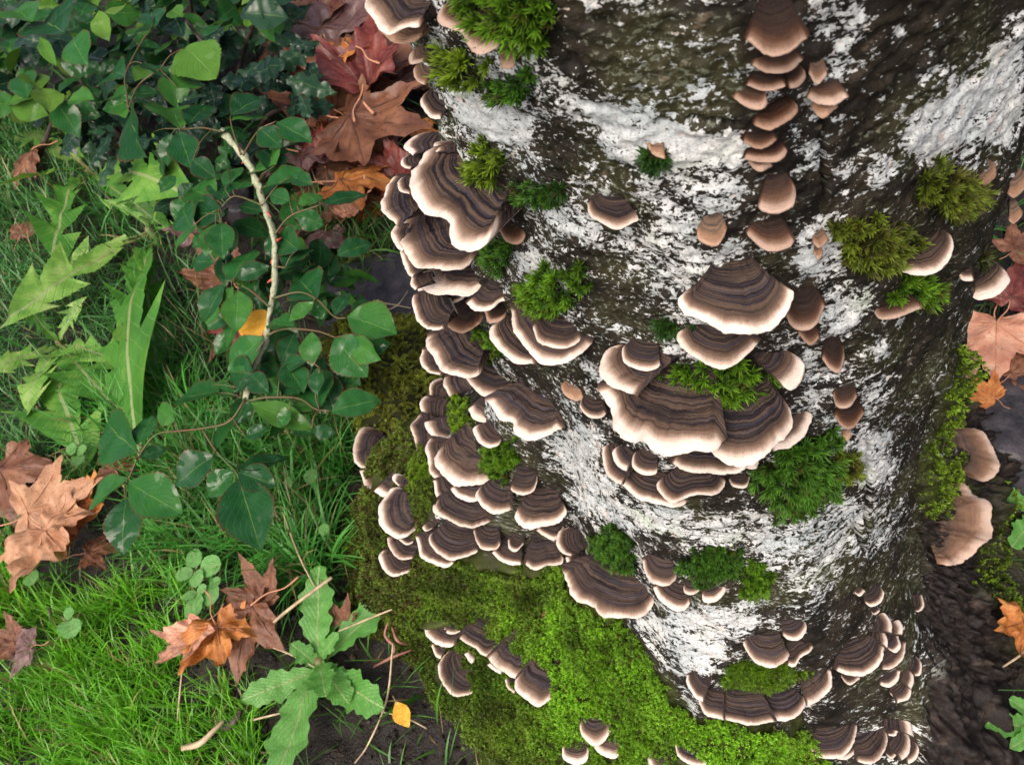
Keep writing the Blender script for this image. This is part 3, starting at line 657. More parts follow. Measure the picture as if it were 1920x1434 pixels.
 ((1633,1105),[(1620,1128),(1633,1136),(1652,1128),(1657,1110),(1649,1097)],'n',8,'small banded bracket standing alone on dark bark above the crowd'),
 ((1612,1098),[(1602,1110),(1612,1116),(1623,1107)],'n',8,'tiny dark nub touching the small lone banded bracket'),
 ((1712,1125),[(1709,1130),(1720,1146),(1732,1136),(1727,1112)],'n',8,'tiny pale fan at the edge of the bark beside the rotten hollow'),
 ((1640,1135),[(1631,1145),(1640,1151),(1650,1143)],'n',8,'thin brown scrap of bracket under the small lone banded one'),
 ((1560,1368),[(1516,1399),(1532,1417),(1558,1422),(1586,1412),(1605,1381),(1605,1352)],'n',8,'big round bracket of the lowest tier at the foot of the trunk'),
 ((1590,1385),[(1566,1420),(1586,1422),(1605,1410),(1618,1391),(1613,1378)],'n',6,'fb'),
 ((1622,1378),[(1602,1422),(1623,1430),(1649,1422),(1662,1396),(1660,1370),(1644,1355)],'n',8,'second round bracket of the lowest tier, beside the narrow crowd'),
 ((1660,1362),[(1665,1378),(1678,1378),(1684,1362),(1678,1347)],'n',6,'fb'), ((1664,1400),[(1660,1412),(1672,1420),(1683,1407),(1675,1396)],'n',6,'fb'),
 ((1690,1372),[(1693,1350),(1706,1355),(1712,1381)],'n',6,'fb'), ((1682,1392),[(1691,1365),(1706,1386),(1704,1410),(1688,1425)],'n',6,'fb'),
 ((1700,1402),[(1712,1386),(1722,1402),(1717,1422),(1701,1432)],'n',6,'fb'),
 ((1297,1390),[(1263,1392),(1271,1415),(1297,1432),(1322,1434),(1338,1412)],'n',8,'lone white-rimmed fan in bright moss at the foot of the trunk'),
 ((845,1165),[(814,1135),(796,1156),(798,1187),(814,1205),(838,1211),(856,1208)],'n',5,'wavy white-lipped bracket at the soil end of the moss-carpet row'),
 ((850,1150),[(819,1143),(817,1161),(832,1182),(851,1187),(872,1177),(872,1164)],'n',6,'dark cup bracket sitting on the wavy one, half under moss'),
 ((835,1205),[(809,1208),(814,1226),(828,1234)],'n',5,'fg'),
 ((872,1250),[(850,1217),(824,1237),(824,1268),(840,1294),(858,1305),(885,1300),(895,1284)],'n',3,'oval ringed shell bracket with broad white rim over bare soil'),
 ((905,1180),[(856,1192),(885,1211),(905,1226),(925,1222),(952,1205)],'n',8,'flat straight-edged brown bracket under the moss-carpet overhang'),
 ((890,1220),[(869,1225),(885,1242),(903,1234)],'n',6,'fg'),
 ((965,1218),[(911,1229),(934,1252),(960,1268),(984,1263),(1000,1250)],'n',8,'long dark bracket with bright lip in the moss-carpet row'),
 ((940,1240),[(914,1245),(929,1258),(945,1263)],'n',6,'fg'), ((972,1270),[(945,1266),(950,1286),(966,1300)],'n',5,'fg'),
 ((1010,1258),[(968,1268),(968,1294),(987,1310),(1008,1323),(1023,1318),(1042,1305),(1052,1286)],'n',8,'round dark bracket with notched white lip ending the moss-carpet row'),
 ((1115,1352),[(1088,1354),(1091,1378),(1112,1395),(1133,1388),(1146,1368),(1141,1352)],'n',8,'upper one of three white-rimmed bell brackets in the moss'),
 ((1150,1372),[(1112,1397),(1130,1415),(1151,1420),(1172,1404),(1172,1370)],'n',8,'broad brown one of three bell brackets in the moss'),
 ((1080,1398),[(1055,1399),(1057,1422),(1078,1432),(1099,1425),(1106,1404)],'n',8,'small separate one of three bell brackets in the moss'),
 ((1245,1420),[(1221,1402),(1214,1425),(1228,1445),(1250,1448)],'n',6,'fg'),
 # centre of the trunk
 ((1285,695),[(1127,722),(1130,747),(1145,776),(1158,805),(1174,828),(1190,836),(1204,826),(1222,834),(1245,846),(1268,852),(1290,850),(1330,842),(1362,815)],'n',8,'broadest fan of all, dark with bluish bands and a torn white edge'),
 ((1392,722),[(1296,830),(1312,826),(1335,850),(1362,865),(1394,869),(1428,860),(1459,831),(1483,794),(1485,768),(1472,750)],'n',8,'folded bright-lipped lobe overlapping the end of the broadest fan'),
 ((1215,690),[(1160,660),(1140,651),(1125,669),(1127,698),(1148,726),(1172,734),(1195,738)],'n',6,'curved side lobe lying over the broadest fan'),
 ((1212,645),[(1180,643),(1167,653),(1174,680),(1208,695),(1234,685),(1237,674)],'n',10,'small crumbling pale bracket at the edge of the central moss'),
 ((1350,620),[(1302,612),(1274,622),(1276,645),(1297,666),(1341,685),(1375,682),(1412,656),(1425,635)],'n',12,'thick pink-edged crescent bracket above the central moss'),
 ((1375,505),[(1305,552),(1279,557),(1272,570),(1282,589),(1305,591),(1342,610),(1363,625),(1397,629),(1436,617),(1468,591),(1491,552),(1468,539)],'n',14,'large brown bracket with bright cream lip above the pink-edged crescent'),
 ((1455,690),[(1470,663),(1488,664),(1506,682),(1501,711),(1483,729),(1464,721)],'n',6,'round side bracket sticking out at the end of the central moss'),
 ((1450,785),[(1488,766),(1522,776),(1511,808),(1483,834),(1446,845)],'n',6,'brownish wing of bracket tucked beneath the end of the broadest fan'),
 ((1330,812),[(1253,862),(1289,881),(1328,889),(1381,881),(1405,868)],'n',6,'pink smooth shelf directly beneath the broadest fan'),
 ((1395,845),[(1389,873),(1415,878),(1423,865)],'n',6,'fi'),
 ((1185,850),[(1145,834),(1130,842),(1130,870),(1150,899),(1170,910)],'n',6,'outer curved bracket of the lower central group'),
 ((1187,845),[(1169,836),(1148,844),(1153,865),(1177,883)],'n',6,'fi'),
 ((1220,850),[(1213,844),(1190,849),(1187,873),(1205,889),(1229,886),(1232,873)],'n',8,'fi'),
 ((1230,885),[(1166,886),(1161,902),(1185,925),(1226,943),(1263,950),(1292,933)],'n',8,'long pink-rimmed shelf of the lower central group'),
 ((1300,880),[(1247,894),(1232,910),(1242,930),(1260,941),(1281,933),(1302,928),(1339,928),(1357,907),(1357,889)],'n',12,'wavy lipped bracket in front of the lower central group'),
 ((1385,890),[(1365,896),(1375,910),(1399,912),(1407,891)],'n',10,'fi'),
 ((1112,748),[(1096,740),(1088,760),(1104,781),(1127,781),(1138,771)],'n',14,'pale pink stubby bracket next to the broadest fan'),
 ((1072,722),[(1052,722),(1062,742),(1080,750),(1094,742)],'t',18,'shrivelled cream scrap of bracket on bare bark by the broadest fan'),
 # vertical row and singles
 ((1455,5),[(1393,69),(1414,84),(1441,97),(1462,97),(1491,86),(1520,67)],'w',22,'largest chestnut bell bracket topping the vertical row'),
 ((1458,95),[(1405,115),(1428,128),(1462,132),(1489,123),(1508,107)],'w',12,'second bracket down in the vertical row on the dark bark'),
 ((1440,135),[(1398,155),(1422,164),(1449,164),(1476,157)],'w',10,'little brown third bracket down the vertical row under the chestnut bell'), ((1478,132),[(1476,161),(1495,159),(1508,142),(1504,125)],'w',10,'little brown fourth bracket down the vertical row under the chestnut bell'),
 ((1412,165),[(1374,178),(1391,192),(1416,200),(1435,195),(1438,178)],'w',12,'little brown fifth bracket down the vertical row under the chestnut bell'), ((1450,195),[(1409,226),(1422,235),(1445,238),(1470,226),(1495,205),(1491,190)],'w',12,'little brown sixth bracket down the vertical row under the chestnut bell'),
 ((1420,243),[(1393,259),(1412,274),(1432,274),(1458,255)],'w',16,'little brown seventh bracket down the vertical row under the chestnut bell'), ((1435,266),[(1393,293),(1420,301),(1458,297),(1477,278)],'w',16,'little brown eighth bracket down the vertical row under the chestnut bell'), ((1425,290),[(1400,300),(1425,318),(1450,308)],'w',20,'little brown ninth bracket down the vertical row under the chestnut bell'),
 ((1550,155),[(1510,178),(1529,188),(1560,192),(1593,180)],'w',14,'rust-red bracket with a dark knob, beside the vertical row'),
 ((1546,182),[(1520,198),(1543,217),(1572,198)],'t',24,'pale lower lip hanging under the rust-red bracket'),
 ((1533,110),[(1516,134),(1531,155),(1552,136)],'y',34,'small ochre knob bracket on grey lichen'),
 ((1458,335),[(1421,382),(1431,395),(1457,399),(1486,382),(1491,348)],'w',30,'smooth tan drooping bracket under the vertical row'),
 ((1445,410),[(1400,432),(1415,453),(1439,467),(1473,460),(1491,447)],'w',14,'dark-topped brown bracket with orange lip under the tan drooping one'),
 ((1338,408),[(1308,429),(1311,450),(1342,458),(1363,426)],'t',26,'cream stub bracket with a dark top in the middle of lichen'),
 ((1538,435),[(1523,450),(1536,462),(1553,448)],'t',26,'upper of two tiny cream nubs below the long bark crack'), ((1535,462),[(1526,472),(1534,484),(1543,472)],'t',30,'lower of two tiny cream nubs below the long bark crack'),
 ((1150,375),[(1099,373),(1102,397),(1128,415),(1159,428),(1185,418),(1197,410),(1188,391)],'n',16,'lone pink-edged bracket with a dark root on open white lichen'),
 ((1236,268),[(1211,265),(1222,284),(1248,295)],'t',22,'tiny beige bracket in a hole of the white lichen'),
 ((1508,545),[(1470,586),(1483,607),(1507,616),(1533,602),(1550,568)],'w',18,'blackish-centred bracket close beside the large cream-lipped one'),
 ((1520,605),[(1496,620),(1517,646),(1538,630)],'w',34,'drooping ochre tongue under the blackish-centred bracket'),
 ((1561,628),[(1540,665),(1554,687),(1574,697),(1584,670),(1582,650)],'w',34,'tear-shaped brown bracket hanging on grey lichen'),
 ((1588,722),[(1560,735),(1571,760),(1594,760),(1610,740)],'w',20,'upper half of the double brown bracket below the tear-shaped one'),
 ((1595,755),[(1563,774),(1577,797),(1597,801),(1622,769)],'w',22,'lower half of the double brown bracket below the tear-shaped one'),
 ((1588,806),[(1580,815),(1588,824),(1597,815)],'t',26,'pinhead pale bracket under the double brown bracket'),
 # far side
 ((1730,450),[(1671,497),(1691,509),(1720,516),(1752,509),(1779,485),(1788,455),(1779,436)],'n',10,'grey-brown striped fan between three moss cushions'),
 ((1850,505),[(1815,541),(1825,555),(1842,559),(1874,548),(1893,526),(1886,504)],'n',10,'moss-topped bracket on the bark edge over the red leaf'),
 ((1818,497),[(1793,497),(1803,521),(1827,524)],'n',10,'small pale-cornered bracket joined to the moss-topped one on the bark edge'),
 ((1680,558),[(1632,568),(1647,592),(1671,595),(1710,585),(1735,573)],'w',12,'brown bracket mostly hidden under a drooping moss tuft'),
 ((1848,318),[(1825,341),(1840,354),(1867,331),(1867,307)],'t',40,'fr'), ((1912,335),[(1889,360),(1903,369),(1922,350),(1928,325)],'t',30,'fr'), ((1905,388),[(1891,410),(1903,418),(1918,400)],'t',34,'fr'),
 ((1818,850),[(1813,801),(1846,813),(1865,845),(1874,872),(1863,891),(1842,902),(1828,891)],'b',2,'smaller plain tan bracket on the mossy root by the dark stone'),
 ((1752,985),[(1796,905),(1817,910),(1830,926),(1853,945),(1861,979),(1857,1008),(1834,1029),(1802,1054),(1784,1061),(1756,1058)],'b',2,'large flat tan bracket on the root in the dark hollow'),
 ((1792,690),[(1819,653),(1836,673),(1827,704),(1813,707)],'t',4,'pale beige bracket peeping round the trunk edge beside the pink leaf'),
 # above the leaf litter
 ((795,5),[(690,-25),(686,10),(706,47),(732,57),(758,50),(785,52),(797,42)],'n',6,'wide wavy bracket jutting out over the maple leaves'),
 ((797,42),[(711,55),(732,73),(766,78),(792,70)],'t',8,'tan shelf under the wide wavy bracket over the maple leaves'),
 ((801,98),[(795,81),(769,97),(772,118),(795,115)],'y',6,'ft'), ((805,130),[(803,112),(777,126),(777,144),(798,157)],'y',6,'ft'),
 ((830,187),[(806,170),(787,191),(803,214),(829,222)],'n',10,'small dark-hearted bracket on the trunk edge just above the big maple leaf'),
 ((905,15),[(850,-5),(826,21),(829,47),(863,60),(876,81),(897,94),(928,89),(945,75)],'w',14,'S-edged brown bracket overgrown by the highest moss cushion'),
 ((950,90),[(934,105),(941,123),(962,120),(965,97)],'t',26,'small brown stub under the highest moss cushion'),
]
def vnormals(V, F):
    n = np.zeros_like(V); a = np.cross(V[F[:, 2]] - V[F[:, 0]], V[F[:, 3]] - V[F[:, 1]])
    for k in range(4): np.add.at(n, F[:, k], a)
    return n / (np.linalg.norm(n, axis=1, keepdims=True) + 1e-15)
BINFO = []
_bpx = np.array([b[0] for b in BR], float); _bP, _bT = hit(_bpx[:, 0], _bpx[:, 1])
for bi, (B, mg, kind, droop, lab) in enumerate(BR):
    nn = snorm(_bT[bi], _bP[bi][2]); rayB = ray(float(B[0]), float(B[1])); lift = 0.0
    mp = np.array(mg, float); d = ray(mp[:, 0], mp[:, 1]); mossy = inpoly(np.array(float(B[0])), np.array(float(B[1])), MOSSAREA[0])
    rotten = inpoly(np.array(float(B[0])), np.array(float(B[1])), ROT); clear = .0085 if mossy else .013 if rotten else .0012
    nh0 = np.array([nn[0], nn[1], 0]); nh0 /= np.linalg.norm(nh0)
    tau = math.radians(droop * (.3 if mossy else 1))
    while True:               # sit far enough out of uneven bark that the edge is not buried
        p0 = _bP[bi] - rayB * lift
        q = atz(mp[:, 0], mp[:, 1], p0[2]); out = q[:, :2].mean(0) - p0[:2]; nh = nh0
        if np.hypot(*out) > .004:        # brackets on the edge of the trunk face along their own outline
            o2 = np.array([*out, 0]) / np.hypot(*out); nh = nh0 * .45 + o2 * .55; nh = nh / np.linalg.norm(nh)
        tt = np.array([-nh[1], nh[0], 0])
        oo = nh * math.cos(tau) - np.array([0, 0, 1]) * math.sin(tau); mm = nh * math.sin(tau) + np.array([0, 0, 1]) * math.cos(tau)
        t = ((p0 - CAM) @ mm) / (d @ mm); q = CAM + d * t[:, None]
        bur = np.hypot(q[:, 0] - CX, q[:, 1] - CY) - rsurf(np.arctan2(q[:, 1] - CY, q[:, 0] - CX), q[:, 2]) < clear
        if bur[1:-1].mean() < .15 or lift > (.036 if mossy or rotten else .010): break
        lift += .0015
    q = q - p0
    uv_ = np.stack([q @ tt, q @ oo], -1)
    size = np.sqrt((uv_ ** 2).sum(1)).mean()
    if uv_[0, 0] > uv_[-1, 0]: uv_ = uv_[::-1]
    big = size > .012
    n_t, n_s = (56, 18) if big else (34, 12)
    mc = spline(uv_, n_t)
    rb = random.Random(bi * 7 + 3); ph = rb.uniform(0, 6); tpar = np.linspace(0, 1, n_t)
    arc = np.linalg.norm(np.diff(mc, axis=0), axis=1).sum()
    fr = max(3, arc / .007)
    rad = mc / (np.linalg.norm(mc, axis=1, keepdims=True) + 1e-9)
    mc = mc + rad * ((1.7 if kind in 'wty' and size < .012 else 1.0) * size * .022 * np.sin(tpar * fr * 2.2 + ph) + size * .02 * fbm(tpar * fr * 1.3, ph, 0, 2) + size * .018 * fbm(tpar * fr * 5, ph + 5, 0, 3))[:, None]
    hub0 = np.array([0, -.0035 - lift]); wide = .8 if kind == 't' and size > .015 else .28 if kind == 'w' or droop >= 12 else .48
    rim = min(max(.036 * size, .0006), .0010) * (1.25 if kind in 'wt' else 1)
    S = np.linspace(0, 1, n_s) ** .9
    SS, TT = np.meshgrid(S, tpar, indexing='ij')
    kk = np.exp(-np.linspace(-2, 2, max(5, n_t // 5 * 2 + 1)) ** 2); kk /= kk.sum(); pd = len(kk) // 2
    msm = np.stack([np.convolve(np.concatenate([2 * mc[0, c] - mc[pd:0:-1, c], mc[:, c], 2 * mc[-1, c] - mc[-2:-pd - 2:-1, c]]), kk, 'valid') for c in (0, 1)], -1)
    hub = np.stack([mc[:, 0] * wide, np.minimum(0, mc[:, 1]) * .5 + hub0[1]], -1)
    UVp = hub[None] + SS[..., None] * (msm - hub)[None] + (SS ** 5)[..., None] * (mc - msm)[None]
    und = size * (.055 * np.sin(TT * fr * 1.6 + ph) + .05 * fbm(TT * fr * .9, SS * 1.5, ph, 2)) * SS ** 1.5
    ridg = size * .014 * np.sin(SS * 2 * np.pi * rb.uniform(4, 6) + .6 * fbm(TT * 6, ph, 1, 2)) * np.clip((.86 - SS) * 6, 0, 1)
    lip = np.clip((SS - .86) / .14, 0, 1)
    top = size * rb.uniform(.10, .16) * (1 - SS ** 1.5) + und + ridg + rim * .35 * np.sin(np.clip((SS - .72) / .28, 0, 1) * np.pi) - rim * .55 * (1 - np.sqrt(1 - lip ** 2 * .98))
    top += size * .022 * fbm(TT * fr * 2.5, SS * 6, ph + 2, 3)
    # rim ring and underside
    S2 = np.array([1.0, .97, .85, .6, .3, .0]); SS2, TT2 = np.meshgrid(S2, tpar, indexing='ij')
    UVb = hub[None] + SS2[..., None] * (mc - hub)[None]
    bot = und[-1][None] * SS2 ** 1.5 - rim * np.array([.95, 1.25, 1.3, 1.4, 1.6, 1.8])[:, None] - size * .16 * (1 - SS2) ** 1.3
    UVr = (hub + (1 + .35 * rim / size) * (mc - hub))[None]; zr = (und[-1] - rim * .62)[None]
    en = np.clip(np.minimum(tpar, 1 - tpar) / .09, 0, 1); en = (.12 + .88 * en * en * (3 - 2 * en))[None]
    topi = np.stack([np.interp(S2, S, top[:, c]) for c in range(n_t)], 1); bot = topi + (bot - topi) * en; zr = top[-1:] + (zr - top[-1:]) * en
    allU = np.concatenate([UVp, UVr, UVb]); allZ = np.concatenate([top, zr, bot])
    W3 = allU[..., :1] * tt + allU[..., 1:] * oo + allZ[..., None] * mm
    nr = W3.shape[0]; V = W3.reshape(-1, 3); F = grid_faces(nr, n_t)[:, ::-1]
    nrm = vnormals(V, F)
    cen = nrm[(n_s // 2) * n_t + n_t // 2]
    if cen @ mm < 0: F = F[:, ::-1]; nrm = -nrm
    vS = np.concatenate([S, [1.0], S2]); UVm = np.stack([np.broadcast_to(tpar * arc / .06, (nr, n_t)), vS[:, None] * (1 - .30 * np.clip(1 - np.minimum(tpar, 1 - tpar) / .07, 0, 1))[None]], -1).reshape(-1, 2)
    sd_ = rb.random(); wm = {'n': rb.uniform(0, .07), 'w': rb.uniform(.7, 1), 't': .25, 'y': .3, 'b': .45}[kind]; tn = {'n': 0, 'w': rb.uniform(0, .15), 't': .88 if size > .015 else 1.0, 'y': .55, 'b': .5}[kind]
    bkc = np.tile([sd_, wm, tn, 1], (len(V), 1))
    root = empty('bracket_fungus', p0)
    if lab in FGR: tag(root, FGR[lab][0], 'bracket fungus', FGR[lab][1])
    else: tag(root, lab, 'bracket fungus', 'bracket fungi on the trunk')
    icut = int(np.searchsorted(S, .80)); fr_ = F.reshape(nr - 1, n_t - 1, 4)
    for nm, a, b, mat in (('cap', 0, icut, 'fungus'), ('pale_margin', icut, n_s, 'fungus'), ('pore_surface', n_s, nr - 1, 'pores')):
        ff = fr_[a:b].reshape(-1, 4); lo = a * n_t; hi = (b + 1) * n_t
        me = mesh_np(nm, V[lo:hi], ff - lo, uv=UVm[lo:hi], cols={'bk': bkc[lo:hi]})
        me.normals_split_custom_set_from_vertices(nrm[lo:hi].tolist())
        if nm == 'pore_surface':          # the side walls are cap skin, only the underside has pores
            me.materials.append(M['pores']); me.materials.append(M['fungus']); tc = (tpar[:-1] + tpar[1:]) / 2
            me.polygons.foreach_set('material_index', np.tile((np.minimum(tc, 1 - tc) < .13).astype(np.int32), b - a))
        ob_ = link(nm, me, M[mat], cap_ if nm == 'pale_margin' else root)
        if nm == 'cap': cap_ = ob_
    BINFO.append((B, size, p0[2]))
print('BRACKETS', len(BR), 'size mm', sorted([round(b[1] * 1000) for b in BINFO])[-12:], 'z', min(b[2] for b in BINFO), max(b[2] for b in BINFO))

# ------------------------------------------------------------------ moss shoots
def shoots(P, A, Lh, nleaf, llen, lwid, col, tipcol, spread=(.25, 1.15), droop=.0):
    """star-shaped moss shoots. P positions, A axes, Lh shoot heights, llen leaf lengths, col/tipcol (n,3)"""
    n = len(P)
    ref = rng.normal(size=(n, 3)); X = np.cross(A, ref); X /= np.linalg.norm(X, axis=1, keepdims=True); Y = np.cross(A, X)
    a = rng.uniform(0, 2 * np.pi, (n, nleaf)); f = rng.uniform(.25, 1.0, (n, nleaf)) ** .7
    e = spread[1] + (spread[0] - spread[1]) * f + rng.normal(0, .12, (n, nleaf))
    side = np.cos(a)[..., None] * X[:, None] + np.sin(a)[..., None] * Y[:, None]
    D = np.cos(e)[..., None] * A[:, None] + np.sin(e)[..., None] * side
    T = np.cross(D, side + .3 * A[:, None]); T /= np.linalg.norm(T, axis=-1, keepdims=True) + 1e-9
    b = P[:, None] + A[:, None] * (Lh[:, None] * f)[..., None]
    ll = (llen[:, None] * rng.uniform(.7, 1.25, (n, nleaf)))[..., None]; ww = (lwid[:, None] * np.ones((1, nleaf)))[..., None]
    mid = b + D * ll * .45; tip = b + D * ll + np.array([0, 0, -1.0]) * ll * droop + side * ll * .12
    V = np.stack([b, mid + T * ww, tip, mid - T * ww], 2)
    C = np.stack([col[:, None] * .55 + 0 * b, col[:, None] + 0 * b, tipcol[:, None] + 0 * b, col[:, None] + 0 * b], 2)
    return V.reshape(-1, 3), C.reshape(-1, 3)
def quads(V, C):
    return np.arange(len(V)).reshape(-1, 4), C
def moss_obj(name, V, C, origin):
    F, _ = quads(V, C)
    me = mesh_np(name, V - np.asarray(origin), F, cols={'col': np.clip(C, 0, 1)}, smooth=False)
    o = link(name, me, M['moss']); o.location = origin
    return o

CUSH = [  # centre pixel, half-sizes in pixels, dome height m, leaf scale, tone, label
 (962, 28, 82, 66, .012, 1.2, 'g', 'highest moss cushion, spiky and dark green, above the S-edged bracket'),
 (880, 122, 46, 34, .009, 1.2, 'y', 'yellow-green spiky moss tuft spilling over the white lichen below the S-edged bracket'),
 (965, 162, 42, 32, .008, 1.0, 'd', 'dark green moss tuft below the small brown stub'),
 (915, 312, 40, 40, .009, 1.1, 'y', 'yellowish moss tuft sitting on the topmost flank fan'),
 (1000, 362, 48, 22, .004, .8, 'd', 'thin dark moss patch between flank and lichen'),
 (940, 478, 34, 34, .006, .9, 'd', 'dark moss patch under the topmost flank brackets'),
 (1040, 545, 68, 52, .014, 1.0, 'g', 'domed green moss cushion on the pale bowl bracket'),
 (918, 648, 26, 46, .009, .9, 'g', 'narrow green moss tuft between two flank brackets'),
 (866, 785, 30, 42, .010, .8, 'b', 'bright green moss tuft leaning out between cup-shaped flank brackets'),
 (940, 862, 44, 36, .009, .9, 'g', 'green moss tuft beside the small solitary flank fan'),
 (790, 888, 24, 46, .009, .8, 'b', 'bright upright moss tuft beside the ringed scallop bracket'),
 (757, 968, 16, 14, .004, .7, 'b', 'tiny moss tuft growing in the middle of a shell bracket'),
 (1335, 712, 122, 56, .013, 1.25, 'g', 'broad starry moss cushion on the broadest central fan'),
 (1498, 885, 84, 92, .012, 1.3, 'd', 'large dark green starry moss cushion on lichen below the broadest fan'),
 (1582, 872, 27, 27, .008, .9, 'o', 'small olive moss ball on lichen beside the bark crack'),
 (1635, 455, 62, 66, .012, 1.0, 'o', 'round olive-centred moss cushion next to the striped fan'),
 (1772, 358, 60, 62, .011, 1.0, 'o', 'shaggy brownish-green moss cushion above the striped fan'),
 (1718, 540, 48, 38, .008, 1.0, 'g', 'drooping moss tuft under the striped fan'),
 (1845, 488, 16, 14, .004, .8, 'o', 'wisp of moss on the bracket at the bark edge'),
 (1155, 1028, 54, 44, .009, .9, 'd', 'dark green moss cushion over the wide bowl bracket'),
 (1335, 1055, 62, 40, .006, .8, 'd', 'low dark moss patch around the button bracket'),
 (1418, 1084, 34, 32, .008, .9, 'g', 'small green moss tuft on speckled lichen beside the button bracket'),
 (1428, 1264, 72, 34, .008, .6, 'b', 'low flat bright moss cushion above the wavy shelf'),
 (1228, 297, 18, 14, .004, .8, 'd', 'small moss speck under the tiny beige bracket'),
 (1250, 612, 15, 12, .004, .8, 'd', 'small dark moss speck above the crumbling pale bracket'),
 (1305, 625, 18, 10, .003, .7, 'd', 'thin moss fringe beside the pink-edged crescent bracket'),
 (1045, 355, 14, 10, .003, .7, 'd', 'tiny moss speck on bark above the lone pink-edged bracket'),
]
TONES = {'g': ((.050, .140, .007), (.190, .370, .022)), 'd': ((.028, .092, .009), (.110, .270, .026)), 'y': ((.090, .170, .010), (.280, .410, .030)),
         'b': ((.095, .205, .008), (.290, .480, .024)), 'o': ((.075, .100, .010), (.230, .310, .030))}
for (cx_, cy_, rx, ry, dome, ls, tone, lab) in CUSH:
    rx, ry, dome = rx * .74, ry * .74, dome * .6
    if rx < 17: ls *= .55; dome *= .6
    c0, th0 = hit(np.array(float(cx_)), np.array(float(cy_)))
    pxm = np.linalg.norm(c0 - CAM) / FPX
    area = math.pi * rx * ry * pxm * pxm / .6
    n = int(np.clip(area / (.0021 * ls) ** 2 * 1.15, 16, 900))
    a = rng.uniform(0, 2 * np.pi, n); r = np.sqrt(rng.random(n)); edge = 1 + .26 * np.sin(a * 2 + cx_) + .20 * np.sin(a * 5 + cy_) + .12 * np.sin(a * 9 + cx_); r = np.where(rng.random(n) < .08, r * 1.18, r)
    r = r * edge
    P, th = hit(cx_ + rx * r * np.cos(a), cy_ + ry * r * np.sin(a))
    keep = np.linalg.norm(P - c0, axis=1) < .075
    P, th, r = P[keep], th[keep], r[keep]; n = len(P)
    Nn = snorm(th, P[:, 2]); hgt = dome * np.clip(1 - r ** 2, 0, 1) * rng.uniform(.7, 1.1, n)
    outw = P - c0; outw /= np.linalg.norm(outw, axis=1, keepdims=True) + 1e-9
    A = Nn * .9 + np.array([0, 0, .45]) + outw * (.55 * r)[:, None] + rng.normal(0, .22, (n, 3)); A /= np.linalg.norm(A, axis=1, keepdims=True)
    base = P + Nn * (hgt * .72)[:, None]
    cl, ct = (np.array(v) for v in TONES[tone]); k = (rng.uniform(.55, 1.35, n) * (1 + .25 * vn(P[:, 0] * 150, P[:, 1] * 150, P[:, 2] * 150)))[:, None]
    brown = (rng.random((n, 1)) < (.30 if tone == 'o' else .06)) * 1.0
    cc = cl * k * (1 - brown) + brown * np.array([.050, .042, .012]); tc = ct * k * (1 - .6 * brown) + .6 * brown * np.array([.11, .085, .025])
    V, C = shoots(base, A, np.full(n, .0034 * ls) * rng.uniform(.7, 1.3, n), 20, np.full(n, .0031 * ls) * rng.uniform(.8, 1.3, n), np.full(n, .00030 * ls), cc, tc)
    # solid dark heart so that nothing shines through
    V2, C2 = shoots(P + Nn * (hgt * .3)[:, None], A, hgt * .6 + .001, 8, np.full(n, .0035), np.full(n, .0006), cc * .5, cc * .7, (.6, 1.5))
    o = moss_obj('moss_cushion', np.vstack([V, V2]), np.vstack([C, C2]), c0)
    tag(o, lab, 'moss', 'moss cushions on the trunk')

# moss carpets over the roots
def carpet(poly, dens, label, name='moss_carpet', zmax=.40, seed=0):
    n = dens
    d = rng.uniform(-2.3, 1.9, n * 16); z = rng.uniform(-.01, zmax, n * 16) ; z = np.where(rng.random(len(z)) < .6, z * .35, z)
    dens_z = np.where(z < zmax * .35, .6 / .35 + .4, .4)
    th = TH_CAM + d; e = 2e-3
    J = np.linalg.norm(np.cross(spos(th + e, z) - spos(th - e, z), spos(th, z + e) - spos(th, z - e)), axis=-1) / dens_z
    k = rng.random(len(J)) < J / np.percentile(J, 97); d, z = d[k], z[k]
    P = spos(TH_CAM + d, z); x, y = proj(P)
    Nn = snorm(TH_CAM + d, z)
    wob = 16 * fbm(x / 40, y / 40, 1.7, 2)
    k = inpoly(x + wob, y + wob, poly) & ((Nn * (CAM - P)).sum(-1) > 0)
    near_ = k.copy()
    for bb in BR:
        pg = [bb[0]] + list(bb[1]); c_ = np.mean(pg, 0); pg = [tuple(c_ + (np.array(q_) - c_) * .90) for q_ in pg]
        bx0, bx1 = min(p_[0] for p_ in pg), max(p_[0] for p_ in pg); by0, by1 = min(p_[1] for p_ in pg), max(p_[1] for p_ in pg)
        bb_ = near_ & (x > bx0) & (x < bx1) & (y > by0) & (y < by1); ii = np.nonzero(bb_)[0]
        if len(ii): k[ii[inpoly(x[ii], y[ii], pg)]] = False
    P = P + Nn * (.008 * fbm((TH_CAM + d) * 9, z * 70, 4, 3) + .002)[:, None]
    P, Nn, x, y = P[k], Nn[k], x[k], y[k]
    k = rng.permutation(len(P))[:n]; P, Nn, x, y = P[k], Nn[k], x[k], y[k]; n = len(P)
    return P, Nn, x, y
def carpet_obj(parts, label, origin, name='moss_carpet'):
    V = np.vstack([p[0] for p in parts]); C = np.vstack([p[1] for p in parts])
    o = moss_obj(name, V, C, origin); tag(o, label, 'moss', None, 'stuff'); return o
